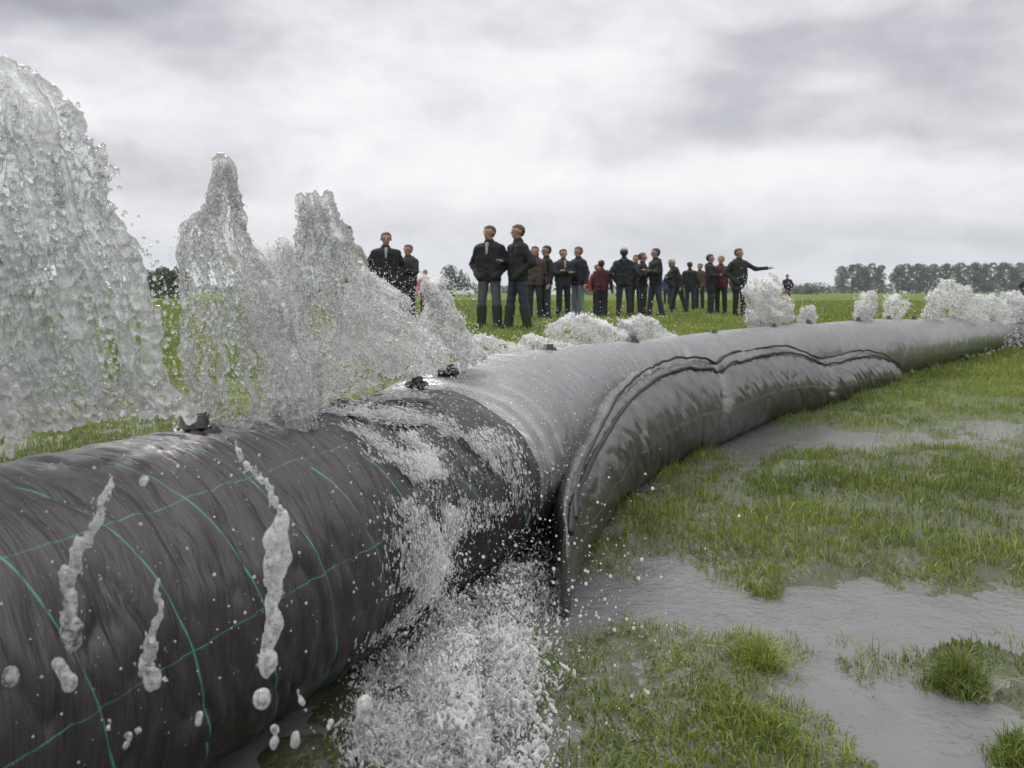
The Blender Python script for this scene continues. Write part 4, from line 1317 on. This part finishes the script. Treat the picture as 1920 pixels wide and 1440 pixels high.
        p = np.vstack([p, pf]); rad = np.r_[rad, px_ * r.uniform(.4, 1.2, nf)]; el = np.r_[el, np.ones(nf)]; dv = np.vstack([dv, np.tile([0, 0, 1.0], (nf, 1))])
        V2, F2 = drop_balls(p, rad, dv, el)
        F2 = F2 + len(V); V = np.vstack([V, V2]); fs.append(F2)
    org = np.array([Pp[:, 0].mean(), depth, Pp[:, 2].min()])
    o = mk(name, V - org, fs, mat, None, True)
    if mist:
        o.data.materials.append(M['spray'])
        mi = np.zeros(len(o.data.polygons), np.int32); mi[len(Qd):] = 1
        o.data.polygons.foreach_set('material_index', mi)
    o.location = Vector(org)
    tag(o, label, cat, group)
    return o


WJ = 'water_jet'
fountain(WJ, 'tallest and nearest water jet, a broad glassy burst cut by the left edge',
         [(-60, 105), (-130, 300), (-150, 500), (-120, 700), (-60, 800)], [(45, 130), (150, 230), (205, 360), (252, 450), (290, 600), (300, 720), (330, 770)],
         1.06, 2000, .0050, .0025, M['water_clear'], .30, .42, 11, 260, spread=.05, freq=(5, 2.6), mist=22000, mist_r=.7, mgap=.47, jag=.2)
fountain(WJ, 'second water jet with a pointed tip, rising just behind the near black outlet',
         [(405, 300), (388, 380), (335, 420), (335, 520), (345, 640), (340, 790)], [(432, 305), (452, 370), (462, 430), (505, 500), (545, 640), (590, 800)],
         1.36, 1100, .0040, .0026, M['water_clear'], .35, .42, 12, 220, freq=(5, 4), mist=30000, mist_r=.7, mgap=.40)
fountain(WJ, 'third water jet with a frayed flat top, spreading down to the grey tube',
         [(552, 372), (562, 440), (555, 520), (545, 620), (530, 770)], [(622, 362), (640, 420), (668, 480), (730, 560), (790, 620), (820, 672)],
         1.66, 1000, .0042, .0029, M['water_clear'], .35, .42, 13, 220, freq=(6, 4), mist=32000, mist_r=.7, mgap=.43)
fountain(WJ, 'pale water filling the gap at the feet of the second and third jets',
         [(470, 470), (478, 560), (500, 680), (520, 800)], [(540, 450), (560, 540), (590, 660), (620, 780)],
         1.52, 400, .0034, .0029, M['water'], .5, .44, 18, 120, freq=(4, 4), mist=26000)
fountain(WJ, 'fourth water jet, an arch of falling spray right of the third jet',
         [(690, 515), (640, 545), (620, 600), (600, 690), (600, 750)], [(700, 515), (745, 550), (790, 600), (830, 670), (838, 690)],
         1.90, 450, .0038, .0033, M['water'], .3, .47, 14, 160, freq=(5, 5), mist=22000, mgap=.42)
fountain(WJ, 'fifth water jet, a slender spray leaning right over the two children',
         [(795, 520), (800, 575), (790, 620), (760, 700)], [(830, 530), (850, 575), (885, 630), (915, 680)],
         2.15, 300, .0040, .0035, M['water'], .3, .46, 15, 120, freq=(4, 4), mist=12000, mgap=.40)
fountain(WJ, 'low white arch of water behind the tube, left of the two tall people',
         [(880, 640), (870, 655), (868, 690)], [(900, 632), (950, 645), (998, 664)], 2.9, 57, 0.0045, 0.0040, M['water'], .4, .30, 16, 40, mist=6000, mist_r=.75, mgap=.46, jag=.65)
fountain(WJ, 'low white arch of water behind the tube, below the two tall people',
         [(985, 632), (975, 650), (972, 680)], [(1000, 626), (1060, 640), (1085, 660)], 3.1, 64, 0.0045, 0.0040, M['water'], .4, .30, 17, 40, mist=6750, mist_r=.75, mgap=.46, jag=.65)
fountain(WJ, 'wide low mound of water behind the tube, below the person in light jeans',
         [(1048, 598), (1030, 615), (1040, 660)], [(1105, 590), (1145, 608), (1178, 645)], 3.5, 151, 0.0049, 0.0043, M['water'], .4, .34, 19, 60, mist=13500, mist_r=.75, mgap=.46, jag=.65)
fountain(WJ, 'small low mound of water behind the tube, below the broad navy coat',
         [(1160, 602), (1172, 622), (1180, 645)], [(1205, 598), (1240, 610), (1258, 636)], 3.9, 108, 0.0053, 0.0048, M['water'], .4, .36, 20, 40, mist=9000, mist_r=.75, mgap=.46, jag=.65)
fountain(WJ, 'white dome-shaped water jet in front of the pointing person',
         [(1400, 535), (1392, 560), (1398, 600), (1425, 618)], [(1440, 524), (1465, 548), (1480, 580), (1478, 606)], 5.1, 187, 0.0071, 0.0061, M['water'], .5, .32, 21, 90, mist=18000, mist_r=.75, mgap=.46, jag=.65)
fountain(WJ, 'short stubby water jet on the tube right of the dome-shaped jet',
         [(1506, 582), (1500, 604)], [(1522, 576), (1530, 604)], 5.4, 80, 0.0078, 0.0065, M['water'], .5, .25, 22, 10, mist=1350, mist_r=.75, mgap=.46, jag=.65)
fountain(WJ, 'narrow rounded water jet on the tube below the gap between the tree clumps',
         [(1618, 552), (1608, 575), (1606, 600)], [(1636, 552), (1640, 570), (1632, 600)], 6.0, 39, 0.0082, 0.0068, M['water'], .5, .22, 23, 24, mist=3000, mist_r=.75, mgap=.46, jag=.65)
fountain(WJ, 'thin upright water jet on the tube, right of the narrow rounded one',
         [(1664, 556), (1664, 600)], [(1682, 552), (1698, 570), (1690, 600)], 6.7, 32, 0.0088, 0.0072, M['water'], .5, .36, 24, 20, mist=2400, mist_r=.75, mgap=.46, jag=.65)
fountain(WJ, 'slanting pointed water jet leaning right in front of the long tree row',
         [(1772, 527), (1745, 555), (1728, 597)], [(1786, 528), (1790, 560), (1765, 597)], 7.3, 53, 0.0095, 0.0079, M['water'], .4, .24, 25, 36, mist=5400, mist_r=.75, mgap=.46, jag=.65)
fountain(WJ, 'rounded white jet with a hooked top right of the slanting one',
         [(1795, 536), (1784, 560), (1782, 598)], [(1815, 538), (1822, 560), (1840, 600)], 8.0, 60, 0.0102, 0.0086, M['water'], .4, .28, 26, 40, mist=4500, mist_r=.75, mgap=.46, jag=.65)
fountain(WJ, 'broad white jet among the far cluster, left half',
         [(1835, 560), (1822, 580), (1815, 604)], [(1862, 556), (1880, 575), (1885, 606)], 8.8, 72, 0.0109, 0.0094, M['water'], .4, .20, 27, 30, mist=6000, mist_r=.75, mgap=.46, jag=.65)
fountain(WJ, 'broad white jet among the far cluster, ending at the right edge',
         [(1882, 548), (1868, 575), (1862, 612)], [(1905, 550), (1935, 570), (1940, 620)], 9.8, 93, 0.0116, 0.0101, M['water'], .4, .20, 28, 30, mist=7500, mist_r=.75, mgap=.46, jag=.65)


def splat(name, label, P, Rr, vs, mat, cat='splash', kind='stuff', D=None, E=None, group=None, iso=.22):
    Rr = np.maximum(Rr, vs * .95)
    if D is None: D = np.tile([0, 0, 1.0], (len(P), 1)); E = np.ones(len(P))
    V, Qd = blob_mesh(P, Rr, D, E, vs, iso)
    org = P.mean(0)
    o = mk(name, V - org, Qd, mat); o.location = Vector(org)
    tag(o, label, cat, group, kind)
    return o


# white water running over the joint of the near and the middle tube
r = np.random.default_rng(5)
Pn, Rn, Dn, En = [], [], [], []
def surf_near(s, th, lift):
    sc = r_near(np.array([s]))[0] if s < S_NM else r_mid(np.array([s]))[0]
    return tube_surface(s, th, sc, 0) , sc
Pm, Rm, Dm = [], [], []
NB = 52000
THB = R(97) - R(125) * r.uniform(0, 1, NB) ** .85
SB = S_FOLD - .02 - .10 * (R(95) - THB) / R(118) + r.choice([0, 0, .12], NB) + r.normal(0, .085, NB)
GB = fbm(np.stack([SB * 15 + THB * 1.9, THB * 3.6, SB * 0], -1), 4, 66)
OKB = r.uniform(0, 1, NB) < np.clip((GB - .505) / .11, .03, .8)
for k in np.where(OKB)[0]:
    th_, s, g1 = THB[k], SB[k], GB[k]
    p, sc = surf_near(s, th_, 0)
    p2, _ = surf_near(s, th_ - .05, 0)
    d = p2 - p; d /= np.linalg.norm(d) + 1e-9
    nrm = np.array([.9 * math.cos(th_), -.4 * math.cos(th_), math.sin(th_)])
    if k % 4 == 0 and g1 > .51:
        Pn.append(p + nrm * .002); Rn.append(.0017 + .0020 * r.uniform() ** 2); Dn.append(d); En.append(r.uniform(2.5, 7))
    else:
        Pm.append(p + nrm * (.001 + r.exponential(.003 + .007 * max(g1 - .5, 0) * 5))); Rm.append(.0005 + .0010 * r.uniform() ** 2); Dm.append(d)
def splat2(name, label, mats, P, Rr, D, E, vs, P2, R2, D2, E2, org, cat='splash', kind='stuff'):
    V, Qd = blob_mesh(P, np.maximum(Rr, vs * .95), D, E, vs, .22)
    V2, F2 = drop_balls(P2, R2, D2, E2)
    o = mk(name, np.vstack([V, V2]) - org, [Qd, F2 + len(V)], mats[0])
    o.data.materials.append(mats[1])
    mi = np.zeros(len(o.data.polygons), np.int32); mi[len(Qd):] = 1
    o.data.polygons.foreach_set('material_index', mi)
    o.location = Vector(org); tag(o, label, cat, None, kind)
    return o
Pm = np.array(Pm)
splat2('running_water', 'white water streaming down over the joint between the dark and the grey tube', (M['water'], M['spray']), np.array(Pn), np.array(Rn), np.array(Dn), np.array(En), .0026,
       Pm, np.array(Rm), np.array(Dm), r.uniform(1, 5.5, len(Pm)), Pm.mean(0))
# fine droplets scattered over both tubes
Pn, Rn = [], []
for k in range(3000):
    s = r.uniform(s_of_y(.55), s_of_y(3.2)) if k % 3 else S_FOLD + r.normal(.15, .25)
    th_ = R(r.uniform(-10, 110))
    sc = r_near(np.array([s]))[0] if s < S_NM else r_mid(np.array([s]))[0]
    p = tube_surface(s, th_, sc)
    nrm = np.array([.9 * math.cos(th_), -.4 * math.cos(th_), math.sin(th_)])
    far_ = r.exponential(.02) if r.uniform() < .35 else 0.002
    Pn.append(p + nrm * far_); Rn.append(.0005 + .0018 * r.uniform() ** 5)
Pn = np.array(Pn); Rn = np.array(Rn)
V, Fc = drop_balls(Pn, Rn, sub=1)
o = mk('fine_droplets', V, Fc, M['spray']); tag(o, 'fine droplets sprinkled over the dark and the grey tube', 'splash', kind='stuff')

# churned white water on the ground at the foot of the joint
Pn, Rn, Dn, En = [], [], [], []
Pm, Rm, Dm = [], [], []
NB = 130000
PX = 1040 - 380 * r.uniform(0, 1, NB) ** .75 + r.normal(0, 25, NB); PY = r.uniform(1020, 1480, NB)
YB = H * F / (PY - HZ); XB = (PX - 960) / F * YB
CB = np.exp(-((PX - (955 - (PY - 1080) * .33)) / 135) ** 2)
GB = fbm(np.stack([XB * 15, YB * 15, XB * 0], -1), 4, 31)
OKB = (PX > 680 + (1250 - PY) * .75) & (r.uniform(0, 1, NB) < (CB * 1.1 + .06) * np.clip((GB - .36) / .12, .08, 1))
for k in np.where(OKB)[0]:
    xx, yy, core, g1 = XB[k], YB[k], CB[k], GB[k]
    rise = (.010 + .05 * core * max(g1 - .40, 0) * 5)
    d = np.array([r.normal(0, .9), r.normal(0, .6), 1.0]); d /= np.linalg.norm(d)
    if k % 3 == 0:
        Pn.append((xx, yy, .003 + min(r.exponential(rise * .5), .08))); Rn.append(.0014 + .0036 * r.uniform() ** 3); Dn.append(d); En.append(r.uniform(1.5, 5.0))
    else:
        Pm.append((xx + r.normal(0, .006), yy + r.normal(0, .006), .003 + min(r.exponential(rise), .16))); Rm.append(.0005 + .0014 * r.uniform() ** 2.5); Dm.append(d)
Pm = np.array(Pm)
splat2('ground_splash', 'churning white splash on the ground at the foot of the tube joint', (M['froth'], M['spray']), np.array(Pn), np.array(Rn), np.array(Dn), np.array(En), .0028,
       Pm, np.array(Rm), np.array(Dm), r.uniform(1, 2.2, len(Pm)), Pm.mean(0))
# droplets sprayed round the foot splash and the nose of the side tube
n = 1500
px = r.normal(960, 150, n); py = r.normal(1180, 150, n); yy = r.uniform(1.15, 1.75, n)
P = np.stack([(px - 960) / F * yy, yy, H - (py - HZ) / F * yy], 1)
k = P[:, 2] > 0.005
V, Fc = drop_balls(P[k], (.0008 + .0022 * r.uniform(0, 1, n) ** 4)[k], sub=1)
o = mk('spray_droplets', V, Fc, M['spray']); tag(o, 'spray of droplets flying round the foot splash and the side tube tip', 'splash', kind='stuff')
# spray in the air round the big jets
n = 2600
px = r.uniform(-40, 900, n); py = 470 + 320 * r.uniform(0, 1, n) + px * .05; yy = 1.0 + np.clip(px, 0, 900) / 900 * 1.1 + r.normal(0, .08, n)
P = np.stack([(px - 960) / F * yy, yy, H - (py - HZ) / F * yy], 1)
V, Fc = drop_balls(P, .0006 + .0028 * r.uniform(0, 1, n) ** 3)
o = mk('air_spray', V, Fc, M['water']); tag(o, 'spray of small drops in the air round the near jets', 'splash', kind='stuff')
# spill under the far part and foam along the far tube
Pn, Rn = [], []
for (px0, px1, pyc, sp_, n, yd) in ((1690, 1760, 702, 10, 260, 6.3), (1760, 1860, 682, 5, 120, 7.3), (1845, 1940, 648, 12, 620, 8.6), (1850, 1945, 612, 16, 900, 8.9), (1870, 1945, 590, 12, 500, 9.3)):
    for k in range(n):
        px = r.uniform(px0, px1); py = pyc + r.normal(0, sp_) - (px - px0) * .25
        yy = yd + (px - px0) * .01; z = max(.01, H - (py - HZ) / F * yy)
        Pn.append(((px - 960) / F * yy, yy + r.normal(0, .08), z)); Rn.append(r.uniform(.008, .02))
splat('far_spill', 'white water spilling out beneath and beyond the far end of the grey tube', np.array(Pn), np.array(Rn), .011, M['foam'])

# strands of water falling in front of the near tube
def strand(label, pts, depth, mat=M['foam'], seed=0):
    r = np.random.default_rng(seed)
    P, Rr = [], []
    pts = np.array(pts, float)                          # px, py, half width px
    t = np.linspace(0, len(pts) - 1, 26 * (len(pts) - 1))
    for tt in t:
        i = min(int(tt), len(pts) - 2); f = tt - i
        px, py, w_ = pts[i] * (1 - f) + pts[i + 1] * f
        if r.uniform() < .16: continue
        px += 5 * math.sin(tt * 5 + seed) + r.normal(0, 1.5); w_ *= .82
        for _ in range(2):
            q = at(px + np.clip(r.normal(0, w_ * .3), -w_, w_), py + r.normal(0, 4), depth + r.normal(0, w_ * .25) / F * depth)
            P.append(q); Rr.append((w_ * r.uniform(.25, .75) + 1.2) / F * depth)
        if r.uniform() < .5:
            P.append(at(px + r.normal(0, w_ * 1.1), py + r.normal(0, 9), depth)); Rr.append(r.uniform(1.2, 3) / F * depth)
    return splat('water_strand', label, np.array(P), np.array(Rr), .0017, mat, 'water strand', None, np.tile([0, 0, 1.0], (len(P), 1)), r.uniform(1.4, 2.8, len(P)), 'strands of water falling in front of the near tube', .3)


strand('long lumpy water strand falling left of centre over the green grid', [(205, 900, 5), (190, 960, 12), (150, 1030, 12), (130, 1080, 18), (130, 1140, 12), (135, 1180, 26), (125, 1225, 20)], .80, seed=1)
strand('thick pale water strand hanging at the centre of the near tube', [(440, 840, 5), (490, 900, 6), (530, 960, 9), (520, 1010, 26), (518, 1060, 22), (512, 1110, 16), (512, 1160, 20), (500, 1230, 14), (500, 1250, 20)], .80, seed=2)
strand('short water strand between the long lumpy one and the thick pale one', [(298, 1090, 3), (298, 1150, 6), (280, 1210, 17), (275, 1250, 14), (285, 1280, 18)], .78, seed=3)
strand('thin broken water strand falling at the far left edge', [(10, 700, 8), (30, 740, 8), (30, 800, 14), (20, 850, 10)], .95, seed=4)
DR = [(20, 1270, 25, 25, 'round drop at the left edge, beside the long drop'), (122, 1265, 26, 48, 'long slanting drop just below the long lumpy strand'),
      (490, 1308, 27, 27, 'round drop right under the thick pale strand'), (565, 1312, 13, 34, 'narrow upright drop right of the round drop under the strand'),
      (684, 1325, 26, 28, 'biggest round drop near the right end of the dark tube'), (515, 1382, 17, 30, 'upright drop below the round drop, bottom centre'),
      (552, 1385, 16, 20, 'small drop touching the upright drop at bottom centre'), (620, 1356, 11, 14, 'little drop left of the biggest round drop'),
      (240, 1388, 14, 24, 'drop near the bottom left between two green lines'), (258, 1370, 10, 12, 'tiny drop resting against the one near the bottom left'),
      (205, 1360, 9, 16, 'dull small drop left of the pair at bottom left'), (372, 1345, 13, 17, 'bright small drop on the green line at lower centre'),
      (188, 1082, 6, 10, 'tiny bright drop on the green line right of the long strand'), (308, 1275, 8, 10, 'tiny drop at the foot of the short strand'),
      (268, 900, 12, 13, 'single bright drop high on the near tube, left of the black outlet')]
for k, (px, py, rx, ry, lab) in enumerate(DR):
    dp = .74 if py > 1200 else .85
    c = at(px, py, dp)
    rr = np.random.default_rng(k)
    th_ = R(35) if 'slanting' in lab else rr.normal(0, .15)
    d = np.array([math.sin(th_), 0, -math.cos(th_)])
    n = 9
    tt = np.linspace(-1, 1, n)
    P = c + d * tt[:, None] * (ry - rx * .6) / F * dp * .9 + rr.normal(0, .0013, (n, 3))
    splat('water_drop', lab, P, np.full(n, rx / F * dp * .88) * rr.uniform(.6, 1.05, n), .0014, M['foam'], 'water drop', None, None, None, 'large drops falling in front of the near tube', .9)

# ------------------------------------------------------------------ damp air
m, g = new_mat('damp_air')
vol = g.node('ShaderNodeVolumePrincipled', {'Color': (0.86, 0.9, 0.95, 1), 'Density': 0.0003})
g.node('ShaderNodeOutputMaterial', {'Volume': vol.outputs[0]})
V = np.array([(x, y, z) for x in (-930, 930) for y in (-250, 930) for z in (-1.1, 40)], float)
o = mk('haze', V, np.array([(0, 1, 3, 2), (4, 6, 7, 5), (0, 4, 5, 1), (2, 3, 7, 6), (0, 2, 6, 4), (1, 5, 7, 3)]), m, None, False)
tag(o, 'thin damp haze over the field', 'haze', kind='stuff')
